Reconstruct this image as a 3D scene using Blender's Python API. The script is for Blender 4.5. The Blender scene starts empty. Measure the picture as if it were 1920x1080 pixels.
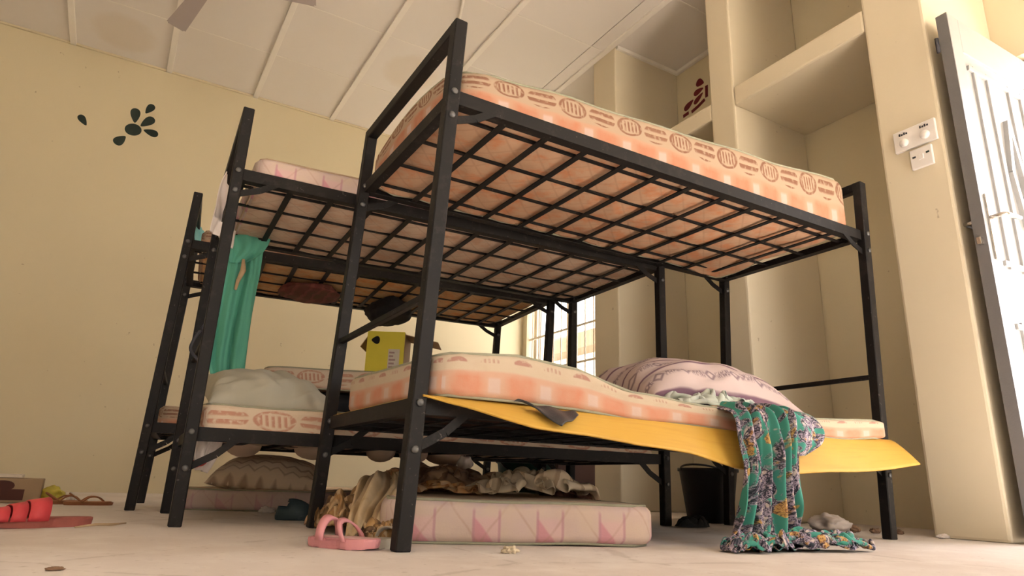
import bpy, bmesh, math, random
from mathutils import Vector, Matrix, noise
random.seed(7)
SC = bpy.context.scene
COL = SC.collection

# ------------------------------------------------------------------ camera
cam_d = bpy.data.cameras.new('camera')
cam = bpy.data.objects.new('camera', cam_d); COL.objects.link(cam)
cam_d.sensor_width = 36.0
cam_d.lens = 36.0 * 1249.86 / 1920.0
cam_d.clip_start = 0.02; cam_d.clip_end = 300
R3 = Matrix(((0.858652, -0.168074, -0.484218), (-0.511672, -0.225534, -0.829051), (0.030134, 0.959628, -0.279654)))
cam.matrix_world = Matrix.Translation((-0.6138, -1.5161, 0.1587)) @ R3.to_4x4()
SC.camera = cam

# ------------------------------------------------------------------ world, light, exposure
W = bpy.data.worlds.new('daylight'); SC.world = W; W.use_nodes = True
bg = W.node_tree.nodes['Background']
bg.inputs[0].default_value = (1.0, 0.97, 1.0, 1); bg.inputs[1].default_value = 3.7
SC.view_settings.view_transform = 'Standard'
SC.view_settings.look = 'None'
SC.view_settings.gamma = 1.0
SC.view_settings.use_curve_mapping = False
SC.view_settings.exposure = 1.25

sun_d = bpy.data.lights.new('sun', 'SUN'); sun_d.energy = 36.0; sun_d.angle = math.radians(.6); sun_d.color = (1.0, .93, .89)
sun = bpy.data.objects.new('sun', sun_d); COL.objects.link(sun)
sun.rotation_euler = Vector((.22, .757, -.645)).to_track_quat('-Z', 'Y').to_euler()

def portal(name, loc, size, rot):            # tells the renderer where the daylight comes in
    l = bpy.data.lights.new(name, 'AREA'); l.shape = 'RECTANGLE'; l.size, l.size_y = size
    l.cycles.is_portal = True
    o = bpy.data.objects.new(name, l); COL.objects.link(o); o.location = loc; o.rotation_euler = rot
    return o
HP = math.pi / 2
XE, YB, XL, YF, HC = 2.9, 4.25, -3.8, -3.2, 3.42   # end wall, back wall, left wall, front wall, ceiling
DY0, DY1, DZ = -1.22, -0.265, 2.235                 # doorway in the end wall
WY0, WY1, WZ0, WZ1 = 3.03, 4.17, 0.95, 2.65         # window in the end wall
FW = [(-2.0, -1.2), (0.9, 2.5)]        # unseen windows added to the front wall for daylight (x ranges)
FZ0, FZ1 = 0.7, 2.4
portal('door_daylight', (XE + .12, (DY0 + DY1) / 2, DZ / 2), (DZ, DY1 - DY0), (0, HP, 0))
portal('window_daylight', (XE + .12, (WY0 + WY1) / 2, (WZ0 + WZ1) / 2), (WZ1 - WZ0, WY1 - WY0), (0, HP, 0))
for a, b in FW:
    portal('window_daylight', ((a + b) / 2, YF - .12, (FZ0 + FZ1) / 2), (b - a, FZ1 - FZ0), (HP, 0, 0))

# ------------------------------------------------------------------ materials
def srgb(r, g, b):
    f = lambda c: (c / 12.92 if c <= .04045 else ((c + .055) / 1.055) ** 2.4)
    return (f(r / 255), f(g / 255), f(b / 255), 1.0)

class S:                                       # a socket with arithmetic
    def __init__(s, g, sock): s.g, s.k = g, sock
    def _m(s, op, *a): return s.g.math(op, s, *a)
    def __add__(s, o): return s._m('ADD', o)
    __radd__ = __add__
    def __mul__(s, o): return s._m('MULTIPLY', o)
    __rmul__ = __mul__
    def __sub__(s, o): return s._m('SUBTRACT', o)
    def __rsub__(s, o): return s.g.math('SUBTRACT', o, s)
    def __truediv__(s, o): return s._m('DIVIDE', o)
    def fract(s): return s._m('FRACT')
    def floor(s): return s._m('FLOOR')
    def abs(s): return s._m('ABSOLUTE')
    def sin(s): return s._m('SINE')
    def mod(s, o): return s._m('MODULO', o)
    def lt(s, o, w=.02): return s.g.step(s, o, w, True)
    def gt(s, o, w=.02): return s.g.step(s, o, w, False)
    def min(s, o): return s._m('MINIMUM', o)
    def max(s, o): return s._m('MAXIMUM', o)

class G:
    def __init__(s, m):
        m.use_nodes = True; s.nt = m.node_tree
        s.bsdf = s.nt.nodes['Principled BSDF']
        s.out = s.nt.nodes['Material Output']
    def put(s, sock, v):
        if isinstance(v, S): s.nt.links.new(v.k, sock)
        elif isinstance(v, (tuple, list)) and sock.type == 'RGBA' and len(v) == 3: sock.default_value = (*v, 1)
        else: sock.default_value = v
    def math(s, op, *a):
        n = s.nt.nodes.new('ShaderNodeMath'); n.operation = op
        for i, v in enumerate(a): s.put(n.inputs[i], v)
        return S(s, n.outputs[0])
    def step(s, v, e, w, less):
        n = s.nt.nodes.new('ShaderNodeMapRange')
        s.put(n.inputs[0], v); n.inputs[1].default_value = e - w; n.inputs[2].default_value = e + w
        n.inputs[3].default_value = 1.0 if less else 0.0; n.inputs[4].default_value = 0.0 if less else 1.0
        return S(s, n.outputs[0])
    def coord(s, k='Object'):
        n = s.nt.nodes.new('ShaderNodeTexCoord'); return S(s, n.outputs[k])
    def xyz(s, v):
        n = s.nt.nodes.new('ShaderNodeSeparateXYZ'); s.put(n.inputs[0], v)
        return [S(s, n.outputs[i]) for i in range(3)]
    def comb(s, x, y, z=0.0):
        n = s.nt.nodes.new('ShaderNodeCombineXYZ')
        for i, v in enumerate((x, y, z)): s.put(n.inputs[i], v)
        return S(s, n.outputs[0])
    def noise(s, scale, v=None, detail=3.0, rough=.5, dist=0.0):
        n = s.nt.nodes.new('ShaderNodeTexNoise'); n.inputs['Scale'].default_value = scale
        n.inputs['Detail'].default_value = detail; n.inputs['Roughness'].default_value = rough
        n.inputs['Distortion'].default_value = dist
        s.put(n.inputs['Vector'], v if v is not None else s.coord('Object'))
        return S(s, n.outputs['Fac'])
    def voro(s, scale, v=None, feat='F1', out='Distance'):
        n = s.nt.nodes.new('ShaderNodeTexVoronoi'); n.feature = feat; n.inputs['Scale'].default_value = scale
        s.put(n.inputs['Vector'], v if v is not None else s.coord('Object'))
        return S(s, n.outputs[out])
    def mix(s, f, a, b):
        n = s.nt.nodes.new('ShaderNodeMix'); n.data_type = 'RGBA'
        s.put(n.inputs[0], f); s.put(n.inputs[6], a); s.put(n.inputs[7], b)
        return S(s, n.outputs[2])
    def bump(s, h, strength=.3, dist=.01):
        n = s.nt.nodes.new('ShaderNodeBump'); n.inputs['Strength'].default_value = strength
        n.inputs['Distance'].default_value = dist; s.put(n.inputs['Height'], h)
        s.nt.links.new(n.outputs[0], s.bsdf.inputs['Normal'])

def M(name, fn=None, col=None, rough=.8, spec=.3, metal=0.0, sheen=0.0):
    m = bpy.data.materials.new(name); g = G(m)
    b = g.bsdf
    b.inputs['Roughness'].default_value = rough
    b.inputs['Specular IOR Level'].default_value = spec
    b.inputs['Metallic'].default_value = metal
    if sheen: b.inputs['Sheen Weight'].default_value = sheen
    c = fn(g) if fn else None
    g.put(b.inputs['Base Color'], c if c is not None else col)
    return m

def plain(name, col, var=.12, scale=14, rough=.8, spec=.3, metal=0.0, bump=.15, bscale=None):
    def fn(g):
        n = g.noise(scale, detail=4)
        d = tuple(c * (1 - var) for c in col[:3]) + (1,)
        l = tuple(min(1, c * (1 + var)) for c in col[:3]) + (1,)
        if bump: g.bump(g.noise(bscale or scale * 6, detail=3), bump, .004)
        return g.mix(n, d, l)
    return M(name, fn, rough=rough, spec=spec, metal=metal)

def wall_fn(base, dark):
    def fn(g):
        v = g.coord('Object')
        big = g.noise(.9, v, 4); fine = g.noise(7, v, 5, .6)
        c = g.mix(big.gt(.5, .25) * .5, base, dark)
        spots = g.noise(22, v, 2).gt(.775, .02)
        c = g.mix(spots * .45, c, (.25, .16, .09, 1))
        g.bump(fine * .6 + g.noise(60, v, 2) * .4, .12, .006)
        return c
    return fn
CREAM = (.735, .65, .465, 1)
m_wall = M('cream_wall_paint', wall_fn(CREAM, (.685, .595, .41, 1)), rough=.75)
m_plaster = M('cream_niche_paint', wall_fn((.74, .655, .50, 1), (.69, .60, .44, 1)), rough=.7)
m_ceil = M('ceiling_board_paint', lambda g: (g.bump(g.noise(30, detail=3), .06, .004),
        g.mix(g.noise(1.3, detail=4).gt(.55, .2) * .4, (.82, .77, .73, 1), (.78, .72, .65, 1)))[1], rough=.85)
def stained(g):
    v = g.coord('Object'); x, y, z = g.xyz(v)
    r = (x * x + y * y * .8).max(1e-5)._m('SQRT') + (g.noise(9, v) - .5) * .08
    ring = r.lt(.2, .04) * r.gt(.15, .06) * .16 + r.lt(.17, .08) * .2
    return g.mix(ring, (.82, .77, .73, 1), (.62, .46, .25, 1))
m_ceil_stain = M('ceiling_board_water_stain', stained, rough=.85)
m_batten = plain('ceiling_batten_paint', (.88, .83, .77, 1), .04, 8, rough=.6)
def floor_fn(g):
    v = g.coord('Object')
    a = g.noise(1.1, v, 5, .6); b = g.noise(7, v, 6, .65); s = g.noise(45, v, 3)
    c = g.mix(a.gt(.5, .22), (.74, .675, .64, 1), (.60, .515, .46, 1))
    c = g.mix(b.gt(.58, .1) * .5, c, (.78, .73, .68, 1))
    c = g.mix(s.gt(.68, .04) * .35, c, (.28, .2, .14, 1))
    cr = g.voro(1.3, v, 'DISTANCE_TO_EDGE')
    c = g.mix((cr + (b - .5) * .09).lt(.004, .004) * .25, c, (.25, .18, .13, 1))
    g.bump(b * .7 + s * .3, .25, .006)
    return c
m_floor = M('dusty_cement_floor', floor_fn, rough=.7, spec=.3)
def steel_fn(g):
    v = g.coord('Object')
    w = g.noise(22, v, 5, .7)
    c = g.mix(w.gt(.6, .06) * .35, (.010, .009, .009, 1), (.045, .038, .034, 1))
    return g.mix(g.noise(70, v, 2).gt(.72, .02) * .5, c, (.14, .12, .11, 1))
m_steel = M('black_painted_steel', steel_fn, rough=.55, spec=.22)
m_bolt = plain('worn_bolt_steel', (.12, .12, .12, 1), .3, 60, rough=.4, metal=.6)
m_white_plastic = plain('white_plastic', (.82, .78, .76, 1), .03, 10, rough=.35)
m_dark_print = plain('dark_print', (.05, .05, .06, 1), .1, 10)
m_red_print = plain('red_print', (.6, .08, .06, 1), .1, 10)
m_greenpaint = plain('dark_green_wall_paint', (.018, .032, .028, 1), .25, 30, rough=.6)
m_redpaint = plain('dark_red_wall_paint', (.16, .012, .02, 1), .25, 30, rough=.6)
m_doorgrey = plain('grey_door_paint', (.17, .165, .17, 1), .08, 25, rough=.35, spec=.5)
m_doorwhite = plain('silver_door_paint', (.37, .37, .37, 1), .06, 20, rough=.35, spec=.5)
m_doorframe = plain('door_frame_paint', (.24, .23, .23, 1), .1, 20, rough=.5)
m_chrome = plain('brushed_handle_metal', (.5, .47, .44, 1), .1, 30, rough=.25, metal=.9)
m_winframe = plain('window_frame_aluminium', (.62, .56, .48, 1), .05, 20, rough=.4, metal=.3)
m_bar = plain('white_burglar_bar_paint', (.75, .68, .60, 1), .08, 30, rough=.5)
m_fan = plain('fan_blade_paint', (.50, .44, .44, 1), .05, 10, rough=.4)

def glass_mat():
    m = bpy.data.materials.new('window_glass'); m.use_nodes = True; nt = m.node_tree; nt.nodes.clear()
    o = nt.nodes.new('ShaderNodeOutputMaterial'); mx = nt.nodes.new('ShaderNodeMixShader')
    t = nt.nodes.new('ShaderNodeBsdfTransparent'); gl = nt.nodes.new('ShaderNodeBsdfGlossy')
    t.inputs[0].default_value = (.94, .95, .93, 1); gl.inputs['Roughness'].default_value = .03
    mx.inputs[0].default_value = .07
    nt.links.new(t.outputs[0], mx.inputs[1]); nt.links.new(gl.outputs[0], mx.inputs[2]); nt.links.new(mx.outputs[0], o.inputs[0])
    return m
m_glass = glass_mat()

def emblem_side(base, ink, lower, blot, band=.5, period=.23, strength=.8, cap=False):
    """printed mattress border: a row of oval emblems above a band of peach squares"""
    def fn(g):
        u, v, _ = g.xyz(g.coord('UV'))
        n = g.noise(30, g.comb(u, v * .12)); wob = (n - .5) * .05
        k = u / (period / 2); par = k.floor().mod(2.0).abs(); fx = k.fract() - .5
        cy = (v - (band + (1 - band) * .48)) / ((1 - band) * .40)
        e = (fx / .46) * (fx / .46) + cy * cy + wob * 3
        hs = (cy * 1.35 + .1).fract().gt(.45, .12)
        vs = (fx * 7.5 + cy * .3).fract().gt(.5, .15) * cy.abs().lt(.55, .1)
        ring = e.gt(.62, .1)
        odd = vs.max(ring)
        ins = e.lt(1.0, .08)
        if cap:
            cy = cy * 1.5
            e = (fx / .30) * (fx / .30) + cy * cy
            ins = e.lt(1.0, .15) * cy.gt(-.05, .1); hs = 1.0; odd = (vs.max(ring)) * .7
        motif = ins * (hs * (1 - par) + odd * par) * g.noise(60, g.comb(u, v * .12)).gt(.38, .1)
        c = g.mix(motif * strength, base, ink)
        kk = u / .155; fx2 = kk.fract() - .5
        nn = (g.noise(18, g.comb(u, v * .12), 4) - .5)
        sq = (fx2.abs() + nn * .25).lt(.27, .09) * ((v - band * .48).abs() + nn * .2).lt(band * .38, .06)
        gk = (fx2.abs() - .5).abs().lt(.11, .02) * (v - band * .5).abs().lt(band * .25, .03)
        low = g.mix(sq * (.25 + n * .75), lower, blot)
        low = g.mix(gk * .45, low, (.52, .46, .46, 1))
        c = g.mix((v + wob * .5).lt(band, .03), c, low)
        dirt = g.noise(9, g.comb(u, v * .12), 5, .65).gt(.6, .12)
        c = g.mix(dirt * .3, c, (.40, .27, .18, 1))
        g.bump(g.noise(260, g.comb(u, v * .12), 2), .2, .002)
        return c
    return fn
m_side_upper = M('printed_peach_mattress_border', emblem_side((.40, .295, .21, 1), (.20, .09, .055, 1), (.45, .27, .185, 1), (.43, .155, .085, 1), .45, .23, .9), rough=.9, spec=.1)
m_side_lower = M('printed_peach_mattress_border_pale', emblem_side((.50, .41, .31, 1), (.33, .14, .12, 1), (.52, .33, .24, 1), (.52, .20, .12, 1), .58, .19, .75, True), rough=.9, spec=.1)
m_side_cream = M('printed_cream_mattress_border', emblem_side((.62, .50, .38, 1), (.44, .19, .13, 1), (.60, .44, .33, 1), (.58, .33, .23, 1), .16, .30), rough=.9, spec=.1)
def quilt(base, blot, line, pitch=.11):
    def fn(g):
        u, v, _ = g.xyz(g.coord('UV'))
        p = g.comb(u, v)
        a = ((u + v) / pitch).fract() - .5; b = ((u - v) / pitch).fract() - .5
        ln = (a.abs().gt(.455, .03)).max(b.abs().gt(.455, .03))
        bl = g.noise(11, p, 4, .6).gt(.54, .08) * (a.abs() + b.abs()).lt(.75, .15)
        c = g.mix(bl * .75, base, blot)
        c = g.mix(ln * .35, c, line)
        c = g.mix(g.noise(3, p, 4).gt(.6, .1) * .35, c, (.30, .18, .11, 1))
        g.bump((a.abs() + b.abs()) * -.6 + g.noise(90, p) * .3, .35, .01)
        return c
    return fn
m_under_peach = M('quilted_peach_underside', quilt((.50, .32, .21, 1), (.52, .21, .10, 1), (.34, .19, .12, 1)), rough=.95, spec=.08)
m_under_grey = M('quilted_beige_underside', quilt((.60, .45, .34, 1), (.55, .33, .22, 1), (.38, .26, .19, 1)), rough=.95, spec=.08)
m_under_orange = M('quilted_orange_underside', quilt((.66, .42, .22, 1), (.66, .28, .10, 1), (.42, .22, .1, 1)), rough=.95, spec=.08)
m_top_cream = M('quilted_cream_top', quilt((.76, .62, .46, 1), (.66, .42, .30, 1), (.5, .38, .28, 1), .14), rough=.95, spec=.08)
m_piping_grey = plain('grey_green_piping', (.30, .29, .21, 1), .2, 60)
m_piping_tan = plain('tan_piping', (.42, .30, .2, 1), .2, 60)
def purple_fn(faded):
    def fn(g):
        u, v, _ = g.xyz(g.coord('UV'))
        p = g.comb(u, v * .11)
        n = g.noise(14, p, 4)
        base = g.mix(n.gt(.5, .15), (.58, .46, .38, 1), (.57, .44, .41, 1))
        k = u / .17; f = k.fract()
        zig = ((f - .5).abs() * 2 - v).abs().lt(.045, .03)
        box = (f - .62).abs().lt(.2, .03) * v.lt(.62, .06)
        tri = box * ((f - .42) / .4 + v * 1.35).lt(.85, .05)
        vert = ((f - .42).abs().lt(.02, .012)).max((f - .82).abs().lt(.02, .012)) * v.lt(.8, .05)
        c = g.mix(box * .45, base, (.66, .40, .44, 1))
        c = g.mix(tri * .55, c, (.52, .17, .24, 1))
        c = g.mix(zig * n.gt(.4, .15) * .4, c, (.40, .25, .18, 1))
        c = g.mix(vert * .6, c, (.42, .2, .26, 1))
        top = v.gt(.86, .06) * g.noise(22, p).gt(.5, .1)
        c = g.mix(top * .4, c, (.45, .34, .42, 1))
        if faded: c = g.mix(.5, c, (.42, .32, .31, 1))
        c = g.mix(g.noise(7, p, 5).gt(.62, .1) * .3, c, (.36, .26, .18, 1))
        g.bump(g.noise(200, p, 2), .2, .002)
        return c
    return fn
m_purple = M('purple_triangle_mattress_print', purple_fn(False), rough=.9, spec=.1)
m_purple_faded = M('faded_mauve_mattress_print', purple_fn(True), rough=.9, spec=.1)
m_pale_pink = M('pale_pink_mattress_print', purple_fn(False), rough=.9, spec=.1)

def wax_fn(g):                                    # teal wax print with lilac scrollwork and ochre patches
    u, v, _ = g.xyz(g.coord('UV'))
    p = g.comb(u, v)
    a = g.noise(8, p, 3, .5, .8)
    zone = a.gt(.455, .02)
    fine = g.noise(70, p, 3, .6, 2.0)
    scroll = g.mix(fine.gt(.5, .04), (.40, .33, .42, 1), (.035, .035, .055, 1))
    scroll = g.mix(g.noise(34, p, 2).gt(.6, .03) * .8, scroll, (.66, .55, .50, 1))
    c = g.mix(zone, (.06, .28, .225, 1), scroll)
    och = g.noise(13, g.comb(u + 4.0, v), 2).gt(.62, .02)
    c = g.mix(och * .9, c, g.mix(fine.gt(.52, .05), (.62, .36, .10, 1), (.22, .09, .04, 1)))
    leaf = (a - .5).abs().lt(.012, .008)
    c = g.mix(leaf * .9, c, (.02, .03, .04, 1))
    g.bump(g.noise(300, p, 2), .15, .001)
    return c
m_wax = M('teal_wax_print_cotton', wax_fn, rough=.75, spec=.2)
def pillow_stripe_fn(g):
    u, v, _ = g.xyz(g.coord('UV'))
    p = g.comb(u, v)
    f = (v * 9 + (g.noise(5, p) - .5) * .1).fract()
    line = (f - .06).abs().lt(.045, .02) * .85
    k = (u * 9 + (v * 9).floor() * .37).fract() - .5
    ff = (f - .55)
    dia = (k.abs() * .8 + ff.abs()).lt(.19, .03) * (k.abs() * .8 + ff.abs()).gt(.09, .03)
    word = (k.abs() - .5).abs().lt(.27, .03) * ff.abs().lt(.11, .04) * g.noise(120, g.comb(u * 2, v * .7), 2).gt(.48, .05)
    c = g.mix(g.noise(9, p, 4), (.50, .40, .39, 1), (.58, .47, .46, 1))
    c = g.mix(line, c, (.12, .05, .10, 1))
    c = g.mix((dia.max(word)) * .75, c, (.16, .11, .14, 1))
    g.bump(g.noise(220, p, 2), .2, .002)
    return c
m_pillow_stripe = M('lilac_striped_pillowcase', pillow_stripe_fn, rough=.9, spec=.1)
def pillow_brown_fn(g):
    u, v, _ = g.xyz(g.coord('UV'))
    p = g.comb(u, v)
    f = (v * 12 + (g.noise(4, p) - .5) * .8).fract()
    z = (f + ((u * 14).fract() - .5).abs() * .5).fract()
    c = g.mix(g.noise(12, p), (.78, .65, .53, 1), (.84, .71, .60, 1))
    c = g.mix(z.lt(.14, .05) * .6, c, (.30, .17, .12, 1))
    c = g.mix((z - .6).abs().lt(.05, .03) * .5, c, (.3, .18, .12, 1))
    return c
m_pillow_brown = M('tan_pillowcase_brown_zigzag', pillow_brown_fn, rough=.9, spec=.1)
def crumple(name, a, b, line=None, sc=6, rough=.8):
    def fn(g):
        u, v, _ = g.xyz(g.coord('UV')); p = g.comb(u, v)
        n = g.noise(sc, p, 4, .55, .6)
        c = g.mix(n.gt(.5, .12), a, b)
        if line: c = g.mix(((u * 16 + n * 1.5).fract()).lt(.3, .08) * .7, c, line)
        g.bump(g.noise(40, p, 4), .25, .006)
        return c
    return M(name, fn, rough=rough, spec=.25)
m_greypillow = crumple('grey_green_pillowcase', (.37, .35, .28, 1), (.43, .41, .34, 1), sc=4)
m_mint = crumple('pale_mint_cloth', (.50, .55, .49, 1), (.60, .63, .57, 1), (.44, .47, .44, 1), sc=5)
m_green = crumple('sea_green_cloth', (.10, .36, .265, 1), (.12, .42, .31, 1), sc=3, rough=.7)
m_white_cloth = crumple('off_white_cloth', (.72, .64, .60, 1), (.78, .70, .66, 1), sc=4)
m_blue_cloth = crumple('light_blue_cloth', (.16, .42, .45, 1), (.22, .50, .52, 1), sc=4)
m_satin = crumple('brown_and_tan_satin', (.40, .23, .09, 1), (.07, .035, .02, 1), (.58, .42, .25, 1), sc=9, rough=.4)
m_tan = crumple('tan_cream_cloth', (.62, .48, .31, 1), (.48, .34, .19, 1), sc=7, rough=.6)
m_orange_cloth = crumple('orange_tan_cloth', (.58, .30, .12, 1), (.62, .46, .30, 1), (.30, .12, .05, 1), sc=8)
m_taupe = crumple('taupe_satin', (.34, .22, .14, 1), (.46, .34, .25, 1), (.16, .09, .055, 1), sc=8, rough=.4)
m_cream_sheet = crumple('cream_striped_sheet', (.86, .77, .62, 1), (.78, .66, .50, 1), (.42, .29, .17, 1), sc=5, rough=.6)
m_dark_cloth = crumple('dark_brown_cloth', (.07, .03, .022, 1), (.13, .06, .04, 1), sc=8)
m_maroon = crumple('maroon_patterned_cloth', (.13, .035, .03, 1), (.09, .045, .025, 1), (.2, .06, .05, 1), sc=8)
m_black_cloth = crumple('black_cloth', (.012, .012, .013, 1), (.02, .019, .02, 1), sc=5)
m_black_film = crumple('black_plastic_sheet', (.03, .03, .034, 1), (.045, .045, .05, 1), sc=5, rough=.35)
def yellow_fn(g):
    u, v, _ = g.xyz(g.coord('UV')); p = g.comb(u, v)
    n = g.noise(4, p, 4)
    c = g.mix(n, (.56, .31, .04, 1), (.62, .39, .08, 1))
    c = g.mix(g.noise(15, g.comb(u * .3, v * 2), 4).gt(.6, .1) * .25, c, (.44, .22, .04, 1))
    g.bump(g.noise(140, p, 2), .15, .002)
    return c
m_yellow = M('yellow_plastic_mat', yellow_fn, rough=.55, spec=.3)
m_under_sheet = crumple('dark_brown_under_sheet', (.09, .045, .032, 1), (.13, .07, .045, 1), (.06, .025, .02, 1), sc=3)
m_carton = plain('yellow_carton', (.78, .66, .07, 1), .08, 12, rough=.6)
m_carton_in = plain('brown_cardboard', (.34, .21, .10, 1), .12, 14, rough=.8)
m_hole = plain('dark_interior', (.008, .007, .006, 1), .1, 10)
m_label_paper = plain('label_paper', (.70, .62, .52, 1), .08, 40)
m_pinkprint = plain('mauve_print', (.42, .28, .26, 1), .1, 20)
m_carton_brown = plain('dusty_brown_carton', (.34, .24, .15, 1), .15, 9)
m_carton_dark = plain('dark_red_carton_print', (.085, .032, .026, 1), .15, 9)
m_redrubber = plain('red_rubber', (.58, .06, .07, 1), .12, 20, rough=.5)
m_redsole = plain('worn_red_sole', (.33, .10, .08, 1), .2, 22, rough=.7)
m_sandal = plain('brown_sandal_leather', (.30, .12, .055, 1), .2, 25, rough=.6)
m_sandal_in = plain('tan_insole', (.52, .27, .15, 1), .15, 25, rough=.7)
m_pinkrubber = plain('pink_rubber', (.72, .32, .35, 1), .12, 20, rough=.5)
m_pinksole = plain('pale_pink_sole', (.72, .46, .44, 1), .12, 20, rough=.6)
m_greysole = plain('dirty_grey_sole', (.40, .36, .30, 1), .2, 30, rough=.8)
m_clog = plain('dark_teal_rubber', (.035, .055, .06, 1), .25, 20, rough=.5)
m_bucket = plain('black_plastic', (.010, .010, .011, 1), .2, 12, rough=.4)
m_dkgreen = plain('dark_green_plastic', (.018, .055, .04, 1), .2, 10, rough=.5)
m_dkbrown = plain('dark_brown_board', (.10, .055, .045, 1), .2, 10, rough=.7)
m_redplastic = plain('red_plastic', (.55, .03, .04, 1), .1, 10, rough=.4)
m_yellowbit = plain('yellow_wrapper', (.62, .52, .08, 1), .25, 40, rough=.5)
m_whitebag = plain('dirty_white_plastic', (.60, .52, .47, 1), .15, 20, rough=.5)
m_debris = plain('brown_litter', (.22, .13, .08, 1), .4, 40, rough=.9)
m_straw = plain('dry_straw', (.46, .33, .2, 1), .3, 40, rough=.9)
m_paper = plain('pale_paper_scrap', (.58, .48, .34, 1), .15, 40, rough=.9)
m_ground = plain('sandy_ground', (.50, .44, .36, 1), .1, 1)
m_outwall = plain('outside_house_wall', (.80, .76, .70, 1), .04, 3)
m_roof = plain('outside_brown_roof', (.10, .06, .035, 1), .1, 4)

# ------------------------------------------------------------------ helpers
def link(name, me, mats=None, parent=None, smooth=False, mw=None):
    o = bpy.data.objects.new(name, me); COL.objects.link(o)
    if mats is not None:
        for m in (mats if isinstance(mats, (list, tuple)) else [mats]): me.materials.append(m)
    if smooth:
        for p in me.polygons: p.use_smooth = True
    if parent is not None: o.parent = parent
    if mw is not None: o.matrix_world = mw
    return o
def obj(name, bm, mats, parent=None, smooth=False, mw=None):
    me = bpy.data.meshes.new(name); bm.normal_update(); bm.to_mesh(me); bm.free()
    return link(name, me, mats, parent, smooth, mw)
def thing(name, label, cat, loc=(0, 0, 0), rz=0.0, group=None):
    o = bpy.data.objects.new(name, None); COL.objects.link(o); o.location = loc; o.rotation_euler = (0, 0, rz)
    o.empty_display_size = .1
    o['label'] = label; o['category'] = cat
    if group: o['group'] = group
    return o
def tag(o, label, cat, group=None):
    o['label'] = label; o['category'] = cat
    if group: o['group'] = group
    return o
def struct(o): o['kind'] = 'structure'; return o

def box(bm, x0, x1, y0, y1, z0, z1, bev=0.0, mi=0):
    r = bmesh.ops.create_cube(bm, size=1.0)
    M4 = Matrix.Translation(((x0 + x1) / 2, (y0 + y1) / 2, (z0 + z1) / 2)) @ Matrix.Diagonal((x1 - x0, y1 - y0, z1 - z0, 1))
    bmesh.ops.transform(bm, matrix=M4, verts=r['verts'])
    if bev:
        es = list({e for v in r['verts'] for e in v.link_edges})
        bmesh.ops.bevel(bm, geom=es, offset=bev, segments=2, affect='EDGES', profile=.6)
    if mi:
        for v in r['verts']:
            if v.is_valid:
                for f in v.link_faces: f.material_index = mi
    return bm
def B(*a, **k): return box(bmesh.new(), *a, **k)
def beam(bm, p0, p1, w, h, up=(0, 0, 1), bev=0.0):
    """bar from p0 to p1: w across, h along the up side"""
    p0, p1 = Vector(p0), Vector(p1); d = p1 - p0; L = d.length; d.normalize()
    u = Vector(up); s = d.cross(u).normalized(); u = s.cross(d).normalized()
    r = bmesh.ops.create_cube(bm, size=1.0)
    M4 = Matrix((( d.x * L, s.x * w, u.x * h, 0), (d.y * L, s.y * w, u.y * h, 0), (d.z * L, s.z * w, u.z * h, 0), (0, 0, 0, 1)))
    M4.translation = (p0 + p1) / 2
    bmesh.ops.transform(bm, matrix=M4, verts=r['verts'])
    if bev:
        es = list({e for v in r['verts'] for e in v.link_edges})
        bmesh.ops.bevel(bm, geom=es, offset=bev, segments=1, affect='EDGES')
    return bm
def tube(bm, pts, rad, n=8, closed=False):
    pts = [Vector(p) for p in pts]; rings = []
    N = len(pts)
    for i, p in enumerate(pts):
        a = pts[(i - 1) % N] if (closed or i > 0) else p
        b = pts[(i + 1) % N] if (closed or i < N - 1) else p
        d = (b - a).normalized()
        ref = Vector((0, 0, 1)) if abs(d.z) < .9 else Vector((1, 0, 0))
        s = d.cross(ref).normalized(); u = s.cross(d)
        r = rad[i] if isinstance(rad, (list, tuple)) else rad
        rings.append([bm.verts.new(p + (s * math.cos(2 * math.pi * k / n) + u * math.sin(2 * math.pi * k / n)) * r) for k in range(n)])
    m = N if closed else N - 1
    for i in range(m):
        A, Bq = rings[i], rings[(i + 1) % N]
        for k in range(n): bm.faces.new((A[k], A[(k + 1) % n], Bq[(k + 1) % n], Bq[k]))
    if not closed:
        bm.faces.new(rings[0][::-1]); bm.faces.new(rings[-1])
    return bm
def lathe(bm, prof, n=32, cap=True):
    rings = []
    for r, z in prof: rings.append([bm.verts.new((r * math.cos(2 * math.pi * k / n), r * math.sin(2 * math.pi * k / n), z)) for k in range(n)])
    for i in range(len(rings) - 1):
        for k in range(n): bm.faces.new((rings[i][k], rings[i][(k + 1) % n], rings[i + 1][(k + 1) % n], rings[i + 1][k]))
    if cap: bm.faces.new(rings[0][::-1]); bm.faces.new(rings[-1])
    return bm
def spline(P, t):
    """Catmull-Rom through the list P, t in 0..1"""
    n = len(P) - 1; f = min(max(t, 0), 1) * n; i = min(int(f), n - 1); f -= i
    g = lambda k: P[min(max(k, 0), n)]
    a, b, c, d = g(i - 1), g(i), g(i + 1), g(i + 2)
    return .5 * ((2 * b) + (c - a) * f + (2 * a - 5 * b + 4 * c - d) * f * f + (3 * b - a - 3 * c + d) * f ** 3)
def nz(x, y, z=0.0): return noise.noise((x, y, z))
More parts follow.
